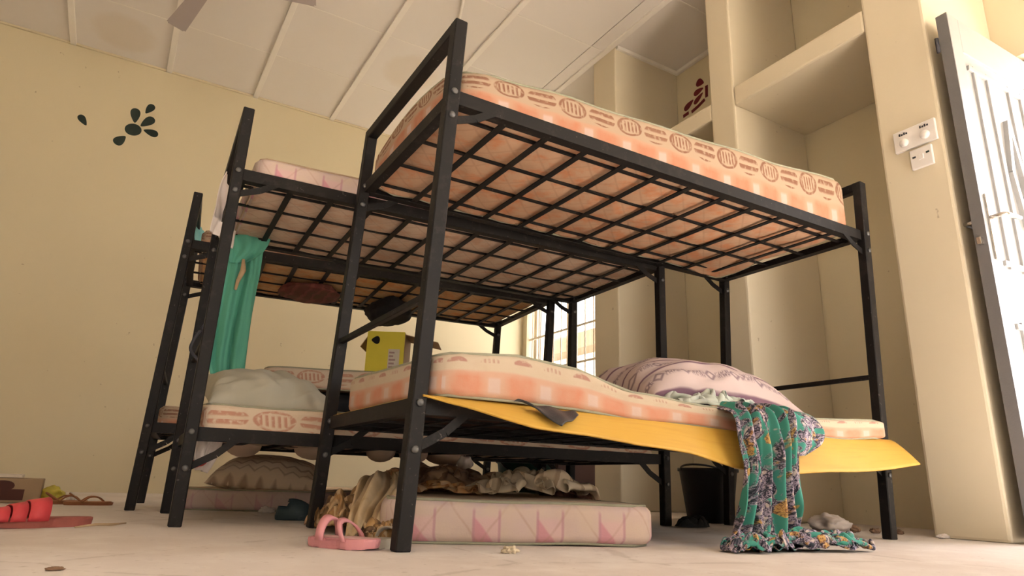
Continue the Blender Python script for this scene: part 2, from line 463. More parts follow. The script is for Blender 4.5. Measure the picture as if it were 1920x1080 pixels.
def grid_mesh(name, nu, nv, fn, uvfn=None, thick=0.0, mats=None, parent=None, mw=None, sub=0):
    vs = [fn(i / nu, j / nv) for j in range(nv + 1) for i in range(nu + 1)]
    fs = [(j * (nu + 1) + i, j * (nu + 1) + i + 1, (j + 1) * (nu + 1) + i + 1, (j + 1) * (nu + 1) + i) for j in range(nv) for i in range(nu)]
    me = bpy.data.meshes.new(name); me.from_pydata([tuple(v) for v in vs], [], fs)
    uv = me.uv_layers.new(name='UVMap')
    for p in me.polygons:
        for li, vi in zip(p.loop_indices, p.vertices):
            i, j = vi % (nu + 1), vi // (nu + 1)
            uv.data[li].uv = uvfn(i / nu, j / nv) if uvfn else (i / nu, j / nv)
    o = link(name, me, mats, parent, True, mw)
    if thick:
        s = o.modifiers.new('thickness', 'SOLIDIFY'); s.thickness = thick; s.offset = 0
    return o
def drape(name, stations, folds, amp, mats, nu=90, nv=70, size=(.5, 1.0), thick=.004, parent=None, seed=0.0, jag=.0, cr=.0):
    """cloth hung along stations (left point, right point); amp[i] = depth of the folds at station i"""
    Lp = [Vector(s[0]) for s in stations]; Rp = [Vector(s[1]) for s in stations]; A = list(amp)
    def fn(s, t):
        l, r = spline(Lp, t), spline(Rp, t)
        l2, r2 = spline(Lp, min(t + .02, 1)), spline(Rp, min(t + .02, 1))
        l1, r1 = spline(Lp, max(t - .02, 0)), spline(Rp, max(t - .02, 0))
        p = l.lerp(r, s); d = (l2.lerp(r2, s) - l1.lerp(r1, s)); c = (r - l)
        n = c.cross(d)
        n = n.normalized() if n.length > 1e-9 else Vector((0, -1, 0))
        a = spline(A, t)
        ph = 2 * math.pi * folds * (s + .10 * nz(s * 3 + seed, t * 2.0, seed)) + 1.6 * nz(seed, t * 2.2, 3.1)
        w = math.sin(ph) * (.7 + .6 * nz(s * 5, t * 1.5, seed + 7)) + .35 * math.sin(2.3 * ph + 1.3 + 3 * nz(t * 2, s, seed))
        w += .8 * nz(s * 7 + seed, t * 6, 11.0) * cr
        p = p + n * (a * w)
        if jag: p += Vector((0, 0, jag * nz(s * 9 + seed, 2.0) * t))
        return p
    return grid_mesh(name, nu, nv, fn, lambda s, t: (s * size[0], t * size[1]), thick, mats, parent)
def heap(name, c, rx, ry, rot, h, mats, base=0.0, folds=5, amp=.02, seed=0.0, n=70, pw=.55, parent=None, basefn=None, size=None, tilt=(0, 0), sq=2.4):
    """crumpled heap of cloth lying on the height base"""
    ca, sa = math.cos(rot), math.sin(rot)
    def fn(s, t):
        a = 2 * s - 1; b = 2 * t - 1
        r = min(1.0, (abs(a) ** sq + abs(b) ** sq) ** (1 / sq)) if (a or b) else 0.0
        m = max(abs(a), abs(b)); k = (m / ((abs(a) ** sq + abs(b) ** sq) ** (1 / sq))) if m > 0 else 1
        a2, b2 = a * k, b * k
        R = m
        wob = 1 + .16 * nz(a2 * 1.7 + seed, b2 * 1.7, seed)
        x, y = a2 * rx * wob, b2 * ry * wob
        env = max(0.0, 1 - R ** 2.2) ** pw
        wx_ = 1.1 * nz(a2 * 1.5 + seed, b2 * 1.5, seed + 4); wy_ = 1.1 * nz(a2 * 1.5, b2 * 1.5 + seed, seed + 14)
        th = 1.2 * nz(a2 * .9 + seed, b2 * .9, seed + 20) + seed
        q = (a2 + wx_ * .35) * math.cos(th) * folds * .5 + (b2 + wy_ * .35) * math.sin(th) * folds * .5
        q2 = (a2 + wy_ * .4) * -math.sin(th) * folds * .32 + (b2 + wx_ * .4) * math.cos(th) * folds * .32 + .6 * nz(a2 * 3, b2 * 3, seed)
        f1, f2 = abs(math.sin(math.pi * q)), abs(math.sin(math.pi * q2 + 1.0))
        z = env * (h * (.55 + .7 * (nz(a2 * 1.4, b2 * 1.4, seed + 2) + .3)) + amp * (1.5 * f1 * (.5 + .6 * f2) + .5 * f2 - .4) + amp * .45 * nz(a2 * 8, b2 * 8, seed))
        x += .35 * rx / folds * math.sin(2 * math.pi * q) * env
        z += tilt[0] * a2 * env + tilt[1] * b2 * env
        X, Y = c[0] + ca * x - sa * y, c[1] + sa * x + ca * y
        bz = basefn(X, Y) if basefn else base
        return Vector((X, Y, bz + max(z, .001) + .003))
    sz = size or (2 * rx, 2 * ry)
    return grid_mesh(name, n, n, fn, lambda s, t: (s * sz[0], t * sz[1]), 0, mats, parent)
def pillow(name, L, Wd, H, mats, mw, flat=.45, seed=0.0, wr=.012, parent=None, n=48, pinch=.06, bend=None):
    bm = bmesh.new(); uvl = bm.loops.layers.uv.new('UVMap'); V = {}
    def pt(i, j, top):
        a, b = 2 * i / n - 1, 2 * j / n - 1
        e = max(0.0, (1 - abs(a) ** 2.6)) ** .5 * max(0.0, (1 - abs(b) ** 2.6)) ** .5
        x = a * L / 2 * (1 - pinch * (1 - abs(b)) * abs(a) ** 3 + pinch * .0); y = b * Wd / 2 * (1 - pinch * (1 - abs(a)) * abs(b) ** 3)
        w = wr * (nz(a * 2.5 + seed, b * 2.5, seed) + .6 * math.sin(7 * a + 3 * nz(a * 2, b * 3, seed) * 2 + seed) * abs(b)) * min(1, e * 2)
        z = H * e * (1 - flat if not top else 1) * (1 if top else -1) * (.5 if not top else .75) + (w if top else w * .2)
        v = Vector((x, y, z))
        return bend(v) if bend else v
    for top in (1, 0):
        for j in range(n + 1):
            for i in range(n + 1):
                edge = i in (0, n) or j in (0, n)
                if edge and not top: V[(i, j, 0)] = V[(i, j, 1)]
                else: V[(i, j, top)] = bm.verts.new(pt(i, j, top))
    for top in (1, 0):
        for j in range(n):
            for i in range(n):
                q = [(i, j), (i + 1, j), (i + 1, j + 1), (i, j + 1)]
                if not top: q = q[::-1]
                f = bm.faces.new([V[(a, b, top)] for a, b in q])
                for lp, (a, b) in zip(f.loops, q): lp[uvl].uv = (a / n * L, b / n * Wd)
    return obj(name, bm, mats, parent, True, mw)

def mattress(name, label, L, Wd, zb, zt, mats, mw, piping, e=.022, r=.055, group=None, holes=None, warp=None):
    """rounded slab; zb / zt give the height of its under and upper face at (x, y); side, top, underside have their own cloth"""
    def params(T, n):
        a = [0, e * .3, e * .65, e]
        m = [e + (T - 2 * e) * k / n for k in range(1, n)]
        return a + m + [T - v for v in a[::-1]]
    T = .12
    xs, ys = params(L, 56), params(Wd, 24)
    zs = [0, .3 * e, .65 * e, e, .045, .06, .075, T - e, T - .65 * e, T - .3 * e, T]
    def pos(x, y, z):
        q2 = Vector((min(max(x, r), L - r), min(max(y, r), Wd - r), 0)); d2 = Vector((x, y, 0)) - q2
        m2 = max(abs(d2.x), abs(d2.y))
        if m2 > 1e-9: d2 = d2 * (m2 / d2.length)
        k = max(0.0, e - z, z - (T - e)) / e; ins = e * (1 - math.sqrt(max(0.0, 1 - k * k)))
        px = ins + (q2.x + d2.x) * (L - 2 * ins) / L; py = ins + (q2.y + d2.y) * (Wd - 2 * ins) / Wd
        c = z / T
        lo, hi = zb(px, py), zt(px, py)
        o = .006 * nz(px * 4, py * 4, c * 2 + L)
        v = Vector((px, py, lo + (hi - lo) * c + o))
        return warp(v, c) if warp else v
    bm = bmesh.new(); uvl = bm.loops.layers.uv.new('UVMap'); cache = {}
    def V(x, y, z):
        k = (round(x, 5), round(y, 5), round(z, 5))
        if k not in cache: cache[k] = bm.verts.new(pos(x, y, z))
        return cache[k]
    def face(pts, uvs, mi):
        f = bm.faces.new([V(*p) for p in pts]); f.material_index = mi; f.smooth = True
        for lp, u in zip(f.loops, uvs): lp[uvl].uv = u
    for i in range(len(xs) - 1):
        for j in range(len(ys) - 1):
            a, b, c, d = xs[i], xs[i + 1], ys[j], ys[j + 1]
            face([(a, c, T), (b, c, T), (b, d, T), (a, d, T)], [(a, c), (b, c), (b, d), (a, d)], 1)
            face([(a, d, 0), (b, d, 0), (b, c, 0), (a, c, 0)], [(a, d), (b, d), (b, c), (a, c)], 2)
    for k in range(len(zs) - 1):
        z0, z1 = zs[k], zs[k + 1]; v0, v1 = z0 / T, z1 / T
        for i in range(len(xs) - 1):
            a, b = xs[i], xs[i + 1]
            face([(a, 0, z0), (b, 0, z0), (b, 0, z1), (a, 0, z1)], [(a, v0), (b, v0), (b, v1), (a, v1)], 0)
            face([(b, Wd, z0), (a, Wd, z0), (a, Wd, z1), (b, Wd, z1)], [(b, v0), (a, v0), (a, v1), (b, v1)], 0)
        for j in range(len(ys) - 1):
            a, b = ys[j], ys[j + 1]
            face([(0, b, z0), (0, a, z0), (0, a, z1), (0, b, z1)], [(5 - b, v0), (5 - a, v0), (5 - a, v1), (5 - b, v1)], 0)
            face([(L, a, z0), (L, b, z0), (L, b, z1), (L, a, z1)], [(3 + a, v0), (3 + b, v0), (3 + b, v1), (3 + a, v1)], 0)
    root = thing(name, label, 'mattress', group=group)
    root.matrix_world = mw
    o = obj('mattress_body', bm, mats, root)
    for z in (e * .15, T - e * .15):                           # piping round the upper and the lower edge
        loop = [(x, 0) for x in xs[3:-3:3]] + [(L, y) for y in ys[3:-3:3]] + [(x, Wd) for x in xs[::-1][3:-3:3]] + [(0, y) for y in ys[::-1][3:-3:3]]
        c = Vector((L / 2, Wd / 2, 0))
        pts = []
        for x, y in loop:
            p = pos(x, y, z); pts.append(p)
        obj('piping', tube(bmesh.new(), pts, .0045, 6, True), piping, root, True)
    return root

# ------------------------------------------------------------------ the room
o = struct(obj('floor', B(XL - .2, XE + .3, YF - .2, YB + .2, -.1, 0), m_floor))
struct(obj('wall_back', B(XL - .2, XE + .2, YB, YB + .2, 0, HC + .15), m_wall))
struct(obj('wall_left', B(XL - .2, XL, YF, YB, 0, HC + .15), m_wall))
bm = bmesh.new()                                               # end wall round the doorway and the window
T0, T1 = XE, XE + .22
box(bm, T0, T1, YF - .2, DY0, 0, HC + .15)
box(bm, T0, T1, DY0, DY1, DZ, HC + .15)
box(bm, T0, T1, DY1, WY0, 0, HC + .15)
box(bm, T0, T1, WY0, WY1, 0, WZ0); box(bm, T0, T1, WY0, WY1, WZ1, HC + .15)
box(bm, T0, T1, WY1, YB, 0, HC + .15)
struct(obj('wall_end', bm, m_wall))
bm = bmesh.new()                                               # front wall (behind the camera) with two windows added for their light
xs = [XL - .2]
for a, b in FW: xs += [a, b]
xs.append(XE + .22)
for i in range(0, len(xs), 2): box(bm, xs[i], xs[i + 1], YF - .2, YF, 0, HC + .15)
for a, b in FW:
    box(bm, a, b, YF - .2, YF, 0, FZ0); box(bm, a, b, YF - .2, YF, FZ1, HC + .15)
struct(obj('wall_front', bm, m_wall))

# ceiling: a slab, boards with open joints below it, battens over the long joints
ceil = struct(obj('ceiling', B(XL - .2, XE + .22, YF - .2, YB + .2, HC + .02, HC + .15), m_ceil))
BX = [-1.37 - .69 * 3, -1.37 - .69 * 2, -1.37 - .69, -1.37, -.68, .02, .71, 1.40, 2.10, XE]
BX = [XL] + BX
BYs = [YB - .74 * k for k in range(0, 11)] + [YF]
me_cache = {}
for i in range(len(BX) - 1):
    for j in range(len(BYs) - 1):
        w, d = BX[i + 1] - BX[i], BYs[j] - BYs[j + 1]
        k = (round(w, 3), round(d, 3))
        if k not in me_cache:
            bmx = B(-w / 2 + .003, w / 2 - .003, -d / 2 + .003, d / 2 - .003, 0, .018)
            me = bpy.data.meshes.new('ceiling_board'); bmx.to_mesh(me); bmx.free(); me.materials.append(m_ceil); me_cache[k] = me
        me = me_cache[k]
        if (i, j) in ((7, 1), (4, 0)):
            me = me.copy(); me.materials[0] = m_ceil_stain
        o = bpy.data.objects.new('ceiling_board', me); COL.objects.link(o); o.parent = ceil
        o.location = ((BX[i] + BX[i + 1]) / 2, (BYs[j] + BYs[j + 1]) / 2, HC)
for x in BX[1:-2]:
    obj('batten', B(x - .022, x + .022, YF, YB, HC - .018, HC - .0005, bev=.003), m_batten, ceil)
obj('batten', B(2.205, 2.25, YF, YB, HC - .016, HC - .0005, bev=.003), m_batten, ceil)
for y in BYs[1:-1]:
    obj('joint_strip', B(XL, XE, y - .005, y + .005, HC - .003, HC - .0005), m_batten, ceil)
struct(obj('trim_1', B(XL, 2.2, YB - .02, YB - .0005, HC - .018, HC - .0005, bev=.004), m_wall))
# niches of the wardrobe
w = thing('built_in_wardrobe', 'cream plastered wardrobe niches with one high shelf, built against the end wall', 'wardrobe', (2.25, 1, 0))
wi = w.matrix_world.inverted()
def wpart(name, *a, bev=.012):
    o = obj(name, B(*a, bev=bev), m_plaster); o.parent = w; o.location = (-2.25, -1, 0)
    return o
wpart('end_pier', 2.25, XE - .001, -.24, .03, 0, HC - .001)
wpart('divider', 2.25, XE - .001, .84, 1.02, 0, HC - .001)
wpart('end_pier', 2.25, XE - .001, 1.93, 2.2, 0, HC - .001)
wpart('shelf', 2.2505, XE - .001, .03, .84, 2.34, 2.465)
wpart('shelf', 2.2505, XE - .001, 1.02, 1.93, 2.33, 2.445)
for a in ((2.26, XE - .001, 1.905, 1.93), (2.26, XE - .001, 1.02, 1.045), (2.26, XE - .001, .815, .84), (2.26, XE - .001, .03, .055)):
    o = obj('cornice_strip', B(a[0], a[1], a[2], a[3], HC - .03, HC - .001, bev=.004), m_batten); o.parent = w; o.location = (-2.25, -1, 0)
for a in ((XE - .03, XE - .001, 1.045, 1.905), (XE - .03, XE - .001, .055, .815)):
    o = obj('cornice_strip', B(a[0], a[1], a[2], a[3], HC - .03, HC - .001, bev=.004), m_batten); o.parent = w; o.location = (-2.25, -1, 0)

# window in the end wall: frame, sliding panes, burglar bars
wn = struct(bpy.data.objects.new('window_1', None)); COL.objects.link(wn)
xm = XE + .13
bm = bmesh.new(); fw = .035
box(bm, xm - .03, xm + .03, WY0, WY0 + fw, WZ0, WZ1); box(bm, xm - .03, xm + .03, WY1 - fw, WY1, WZ0, WZ1)
box(bm, xm - .03, xm + .03, WY0 + fw, WY1 - fw, WZ0, WZ0 + fw); box(bm, xm - .03, xm + .03, WY0 + fw, WY1 - fw, WZ1 - fw, WZ1)
obj('window_frame', bm, m_winframe, wn)
ym = (WY0 + WY1) / 2
for k, (a, b) in enumerate(((WY0 + fw, ym + .02), (ym - .02, WY1 - fw))):
    xx = xm - .012 + .024 * k
    bm = bmesh.new(); s = .03
    box(bm, xx - .01, xx + .01, a, a + s, WZ0 + fw, WZ1 - fw); box(bm, xx - .01, xx + .01, b - s, b, WZ0 + fw, WZ1 - fw)
    box(bm, xx - .01, xx + .01, a + s, b - s, WZ0 + fw, WZ0 + fw + s); box(bm, xx - .01, xx + .01, a + s, b - s, WZ1 - fw - s, WZ1 - fw)
    sh = obj('sliding_sash', bm, m_winframe, wn)
    obj('pane', B(xx - .002, xx + .002, a + s, b - s, WZ0 + fw + s, WZ1 - fw - s), m_glass, sh)
nb = 9
for k in range(nb):
    y = WY0 + (WY1 - WY0) * (k + .6) / nb
    obj('burglar_bar', tube(bmesh.new(), [(XE + .04, y, WZ0), (XE + .04, y, WZ1)], .006, 8), m_bar, wn, True)
for z in (1.22, 1.56, 1.88):
    obj('cross_bar', B(XE + .034, XE + .046, WY0, WY1, z - .01, z + .01), m_bar, wn)
for k, (a, b) in enumerate(FW):
    wn2 = struct(bpy.data.objects.new('window_%d' % (k + 2), None)); COL.objects.link(wn2)  # unseen window, placed and sized for the daylight it lets in
    bm = bmesh.new(); y0, y1 = YF - .15, YF - .09
    box(bm, a, a + fw, y0, y1, FZ0, FZ1); box(bm, b - fw, b, y0, y1, FZ0, FZ1); box(bm, (a + b) / 2 - .02, (a + b) / 2 + .02, y0, y1, FZ0, FZ1)
    box(bm, a + fw, b - fw, y0, y1, FZ0, FZ0 + fw); box(bm, a + fw, b - fw, y0, y1, FZ1 - fw, FZ1)
    f = obj('window_frame', bm, m_winframe, wn2)
    for p, q in ((a + fw, (a + b) / 2 - .02), ((a + b) / 2 + .02, b - fw)):
        obj('pane', B(p, q, YF - .122, YF - .118, FZ0 + fw, FZ1 - fw), m_glass, f)

# doorway frame and the open steel door leaf
dr = struct(bpy.data.objects.new('door_1', None)); COL.objects.link(dr)
bm = bmesh.new()
box(bm, XE + .06, XE + .2, DY1 - .035, DY1, 0, DZ, bev=.004); box(bm, XE + .06, XE + .2, DY0, DY0 + .035, 0, DZ, bev=.004)
box(bm, XE + .06, XE + .2, DY0 + .035, DY1 - .035, DZ - .035, DZ, bev=.004)
obj('door_frame', bm, m_doorframe, dr)
LX0, LX1, LY0, LY1, LZ0, LZ1 = 0.0, .725, -.022, .022, .015, 2.2
leaf_mw = Matrix.Translation((2.252, -.314, 0)) @ Matrix.Rotation(math.radians(-1.0), 4, 'Z') @ Matrix.Rotation(math.radians(-.3), 4, 'Y')
leaf = bpy.data.objects.new('door_leaf', None); COL.objects.link(leaf); leaf.parent = dr; leaf.matrix_world = leaf_mw
def dpart(name, bm, m, smooth=False):
    o = obj(name, bm, m, leaf, smooth); return o
bm = B(LX0, LX1, LY0 + .008, LY1 - .008, LZ0, LZ1)
dpart('core_panel', bm, m_doorwhite)
for x0, x1, z0, z1 in ((0, .09, LZ0, LZ1), (LX1 - .09, LX1, LZ0, LZ1), (.09, LX1 - .09, LZ1 - .17, LZ1), (.09, LX1 - .09, LZ0, LZ0 + .2), (.09, LX1 - .09, .86, .98)):
    dpart('stile_or_rail' if False else ('stile' if z1 - z0 > 1 else 'rail'), B(x0, x1, LY0, LY1, z0, z1, bev=.003), m_doorwhite)
dpart('edge_strip', B(-.002, .004, LY0 - .001, LY1 + .001, LZ0, LZ1), m_doorgrey)
pz = [(.26, .82), (1.04, 1.98)]
for z0, z1 in pz:                                             # pressed relief: uprights, mouldings and a slender lozenge
    for x in (.16, .27, .455, .565):
        dpart('upright', B(x - .014, x + .014, LY0 - .002, LY0 + .01, z0, z1, bev=.003), m_doorwhite)
    zm = (z0 + z1) / 2; hh = (z1 - z0) / 2
    for z in (z0 + .02, z1 - .02):
        dpart('moulding', B(.11, .615, LY0 - .003, LY0 + .01, z - .012, z + .012, bev=.003), m_doorwhite)
    bm = bmesh.new()
    q = [(.3625, zm + .26), (.41, zm), (.3625, zm - .26), (.315, zm)]
    for k in range(4): beam(bm, (q[k][0], LY0, q[k][1]), (q[(k + 1) % 4][0], LY0, q[(k + 1) % 4][1]), .022, .024)
    dpart('lozenge', bm, m_doorwhite)
for s, y in ((-1, LY0), (1, LY1)):
    pl = dpart('lock_plate', B(.028, .068, min(y, y + s * .008), max(y, y + s * .008), 1.06, 1.34, bev=.003), m_chrome)
    bm = bmesh.new(); tube(bm, [(.048, y, 1.24), (.048, y + s * .05, 1.24), (.06, y + s * .058, 1.24), (.165, y + s * .058, 1.245)], .009, 8)
    obj('lever_handle', bm, m_chrome, pl, True)
dpart('latch_bolt', B(-.022, 0, -.008, .008, 1.12, 1.15, bev=.002), m_chrome)
dpart('top_bolt', tube(bmesh.new(), [(-.012, LY1 + .006, 2.02), (-.012, LY1 + .006, 2.09)], .008, 8), m_dark_print, True)
for z in (.3, 1.1, 1.95):
    dpart('hinge', tube(bmesh.new(), [(LX1 + .004, LY1, z - .05), (LX1 + .004, LY1, z + .05)], .009, 8), m_doorgrey, True)

# outside
struct(obj('ground', B(-40, 60, -40, 40, -.25, -.12), m_ground))
bld = thing('neighbouring_house', 'white house with brown roof edge seen through the barred window', 'house', (9.6, 11, -.12))
obj('house_wall', B(0, 6, -12, 14, 0, 3.5), m_outwall, bld)
obj('house_roof', B(-.6, 6.6, -12.6, 14.6, 3.5, 3.9), m_roof, bld)

# ------------------------------------------------------------------ wall fittings
def switch(name, label, y0, y1, z0, z1, gangs):
    t = thing(name, label, 'switch', (2.25, (y0 + y1) / 2, z0))
    hy = (y1 - y0) / 2; h = z1 - z0
    obj('plate', B(-.016, -.0005, -hy, hy, 0, h, bev=.003), m_white_plastic, t)
    for k in range(gangs):
        cy = (k - (gangs - 1) / 2) * (hy * 2 / gangs)
        if gangs == 2:
            bm = lathe(bmesh.new(), [(.02, 0), (.02, .006), (.016, .012), (.006, .015)], 20)
            bmesh.ops.transform(bm, matrix=Matrix.Translation((-.016, cy, h * .36)) @ Matrix.Rotation(-HP, 4, 'Y'), verts=bm.verts)
            obj('dial', bm, m_white_plastic, t, True)
            bm = bmesh.new()
            for q in range(4): box(bm, -.0175, -.016, cy - .018 + q * .01, cy - .011 + q * .01, h * .74, h * .74 + (.012 if q % 2 else .008))
            obj('printed_marking', bm, m_dark_print, t)
        else:
            obj('rocker', B(-.02, -.016, -.011, .011, h * .38, h * .66, bev=.002), m_white_plastic, t)
            obj('printed_marking', B(-.0172, -.016, -.036, -.022, h * .6, h * .69), m_greenpaint, t)
            obj('printed_marking', B(-.0172, -.016, .022, .036, h * .55, h * .64), m_dark_print, t)
    return t
switch('fan_regulator', 'white double regulator plate with two round dials on the pier beside the door', -.221, -.04, 1.635, 1.735, 2)
switch('wall_switch', 'small flat white switch plate directly under the double regulator', -.192, -.1, 1.53, 1.622, 1)

def petal_bm(cx, cy, L, Wd, ang, n=14):
    """flat painted petal, pointed at (cx, cy)"""
    bm = bmesh.new(); ca, sa = math.cos(ang), math.sin(ang); vs = []
    for k in range(2 * n):
        t = 2 * math.pi * k / (2 * n)
        a = L / 2 - L / 2 * math.cos(t); b = Wd / 2 * math.sin(t) * (.35 + .65 * (a / L)) * 1.25
        vs.append(bm.verts.new((cx + ca * a - sa * b, 0, cy + sa * a + ca * b)))
    f = bm.faces.new(vs); r = bmesh.ops.extrude_face_region(bm, geom=[f])
    bmesh.ops.translate(bm, vec=(0, .0015, 0), verts=[v for v in r['geom'] if isinstance(v, bmesh.types.BMVert)])
    return bm
def ellipse_bm(rx, rz, ang=0.0, n=28):
    bm = bmesh.new(); ca, sa = math.cos(ang), math.sin(ang)
    vs = [bm.verts.new((ca * rx * math.cos(2 * math.pi * k / n) - sa * rz * math.sin(2 * math.pi * k / n), 0, sa * rx * math.cos(2 * math.pi * k / n) + ca * rz * math.sin(2 * math.pi * k / n))) for k in range(n)]
    f = bm.faces.new(vs); r = bmesh.ops.extrude_face_region(bm, geom=[f])
    bmesh.ops.translate(bm, vec=(0, .0015, 0), verts=[v for v in r['geom'] if isinstance(v, bmesh.types.BMVert)])
    return bm
fl = thing('painted_flower', 'dark green painted flower with five petals left, high on back wall', 'wall painting', (-.85, YB - .002, 2.811))
obj('flower_center', ellipse_bm(.06, .052, .3), m_greenpaint, fl)
for x0, z0, x1, z1, wd in ((.001, .063, -.013, .191, .078), (.046, .047, .128, .146, .075), (.072, .019, .180, .006, .068), (-.042, -.074, -.104, -.158, .08), (.062, .170, .106, .263, .062)):
    dx, dz = x1 - x0, z1 - z0
    obj('petal', petal_bm(x0, z0, math.hypot(dx, dz), wd, math.atan2(dz, dx)), m_greenpaint, fl)
fl2 = thing('painted_flower', 'single dark petal left of a worn off painted flower on back wall', 'wall painting', (-1.19, YB - .002, 2.79))
obj('petal', petal_bm(.025, -.042, .095, .058, math.radians(128)), m_greenpaint, fl2)
fl3 = thing('painted_flower', 'dark red painted flower inside the upper left wardrobe niche', 'wall painting', (XE - .002, 1.69, 3.10), -HP)
for y, z, L, wd, an in ((1.687, 3.198, .085, .07, 150), (1.708, 3.132, .10, .055, 185), (1.712, 3.072, .11, .05, 210), (1.815, 3.065, .11, .06, 205)):
    a = math.radians(an)
    obj('petal', petal_bm(-(y - 1.69) - math.cos(a) * L / 2, z - 3.10 - math.sin(a) * L / 2, L, wd, a), m_redpaint, fl3)
for pts in (((1.63, 3.24), (1.63, 3.15)), ((1.625, 3.14), (1.63, 3.04)), ((1.65, 3.03), (1.72, 3.005), (1.79, 2.99)), ((1.82, 3.0), (1.88, 2.995))):
    bm = bmesh.new()
    for (y0, z0), (y1, z1) in zip(pts, pts[1:]): beam(bm, (-(y0 - 1.69), .0008, z0 - 3.10), (-(y1 - 1.69), .0008, z1 - 3.10), .0014, .028)
    obj('stem', bm, m_redpaint, fl3)

# ceiling fan (one blade reaches into the picture)
fan = thing('ceiling_fan', 'ceiling fan with grey blade reaching in at the upper left', 'fan', (-.535, 2.39, 3.05))
obj('motor_housing', lathe(bmesh.new(), [(.02, .09), (.09, .07), (.11, .02), (.11, -.03), (.07, -.06), (.02, -.07)], 28), m_fan, fan, True)
obj('down_rod', tube(bmesh.new(), [(0, 0, .07), (0, 0, HC - 3.05 - .03)], .014, 10), m_fan, fan, True)
obj('canopy', lathe(bmesh.new(), [(.03, HC - 3.05 - .09), (.06, HC - 3.05 - .03), (.06, HC - 3.05 - .001)], 20), m_fan, fan, True)
for k in range(3):
    a = math.radians(103.6 + 120 * k)
    bm = bmesh.new()
    r = bmesh.ops.create_cube(bm, size=1)
    bmesh.ops.transform(bm, matrix=Matrix.Translation((.37, 0, 0)) @ Matrix.Diagonal((.5, .125, .006, 1)), verts=r['verts'])
    for v in bm.verts:
        if v.co.x < .2: v.co.y *= .7
    bmesh.ops.bevel(bm, geom=[e for e in bm.edges if abs(e.verts[0].co.z - e.verts[1].co.z) > .003], offset=.012, segments=2, affect='EDGES')
    bmesh.ops.transform(bm, matrix=Matrix.Rotation(a, 4, 'Z') @ Matrix.Rotation(math.radians(8), 4, 'X'), verts=bm.verts)
    obj('blade', bm, m_fan, fan)
    bm = beam(bmesh.new(), (.09 * math.cos(a), .09 * math.sin(a), 0), (.2 * math.cos(a), .2 * math.sin(a), -.004), .035, .006)
    obj('blade_iron', bm, m_fan, fan)
cd = obj('ceiling_conduit', tube(bmesh.new(), [(.96, 1.9, HC - .012), (1.06, 2.2, HC - .012), (1.1, 2.32, HC - .012)], .011, 8), m_batten, None, True)
tag(cd, 'thin white cable conduit on the ceiling above the tall bed post', 'conduit')

# ------------------------------------------------------------------ bunk beds
LB, WB = 1.9, .747
STRAPS = [.19, .34, .492, .655, .80, .955, 1.117, 1.276, 1.434, 1.591, 1.74]
RODS = [.09, .28, .47, .655]
BEDS = [  # origin x, y, rotation, lower deck, upper deck, top, lean x, lean y
    (0, 0, 0, .331, 1.187, 1.428, .042, -.010),
    (-.396, .815, -.040, .275, 1.170, 1.424, .017, .009),
    (-.484, 1.771, -.096, .338, 1.169, 1.418, .036, -.019)]
def bunk(spec, label):
    ox, oy, rz, zl, zu, zh, lx, ly = spec
    t = thing('bunk_bed', label, 'bunk bed', (ox, oy, 0), rz, 'black steel bunk beds')
    P = lambda x, y, z: Vector((x + lx * z, y + ly * z, z))
    hs = .019
    for ix in (0, 1):
        for iy in (0, 1):
            x, y = ix * LB, iy * WB
            p = obj('post', beam(bmesh.new(), P(x, y, 0), P(x, y, zh), .038, .038, (1, 0, 0), bev=.003), m_steel, t)
            for zz in (zl + .004, zl - .105, zu + .004, zu - .07):
                c = P(x, y, zz); s = -1
                bm = lathe(bmesh.new(), [(.0095, 0), (.0095, .004), (.007, .007), (.002, .008)], 12)
                bmesh.ops.transform(bm, matrix=Matrix.Translation(c + Vector((0, s * .0185, 0))) @ Matrix.Rotation(HP, 4, 'X'), verts=bm.verts)
                obj('bolt', bm, m_bolt, p, True)
    for ix in (0, 1):
        x = ix * LB
        obj('end_top_bar', beam(bmesh.new(), P(x, -hs + .002, zh - hs), P(x, WB + hs - .002, zh - hs), .037, .037, bev=.003), m_steel, t)
        zm = .607 if ix == 0 else .597
        obj('middle_bar', beam(bmesh.new(), P(x, hs, zm), P(x, WB - hs, zm), .018, .018, bev=.002), m_steel, t)
        for z in (zl, zu):
            bm = bmesh.new(); xi = 1 if ix == 0 else -1
            beam(bm, P(x, hs, z), P(x, WB - hs, z), .004, .04)
            beam(bm, P(x + xi * .017, hs, z - .018), P(x + xi * .017, WB - hs, z - .018), .03, .004)
            obj('end_rail', bm, m_steel, t)
    for iy in (0, 1):
        y = iy * WB; s = 1 if iy == 0 else -1
        for z in (zl, zu):
            bm = bmesh.new()
            beam(bm, P(hs, y, z), P(LB - hs, y, z), .004, .042)
            beam(bm, P(hs, y + s * .017, z - .019), P(LB - hs, y + s * .017, z - .019), .032, .004)
            obj('side_rail', bm, m_steel, t)
            for ix in (0, 1):
                x = ix * LB; d = 1 if ix == 0 else -1
                a = P(x + d * .012, y, z - .10 if z < .6 else z - .075); b = P(x + d * .14, y, z - .008)
                m = (a + b) / 2 + Vector((d * .006, 0, -.006))
                bm = bmesh.new(); beam(bm, a, m, .005, .022, (0, 0, 1)); beam(bm, m, b, .005, .022, (0, 0, 1))
                obj('corner_brace', bm, m_steel, t)
    for z in (zl, zu):
        for x in STRAPS:
            obj('slat', beam(bmesh.new(), P(x, .004, z - .013), P(x, WB - .004, z - .013), .022, .004), m_steel, t)
        for y in RODS:
            obj('mesh_rod', beam(bmesh.new(), P(.004, y, z - .006), P(LB - .004, y, z - .006), .011, .008), m_steel, t)
    return t
bunk(BEDS[0], 'nearest black steel bunk bed, with peach mattresses, on the right')
bunk(BEDS[1], 'middle black steel bunk bed with the green cloth hanging at its head')
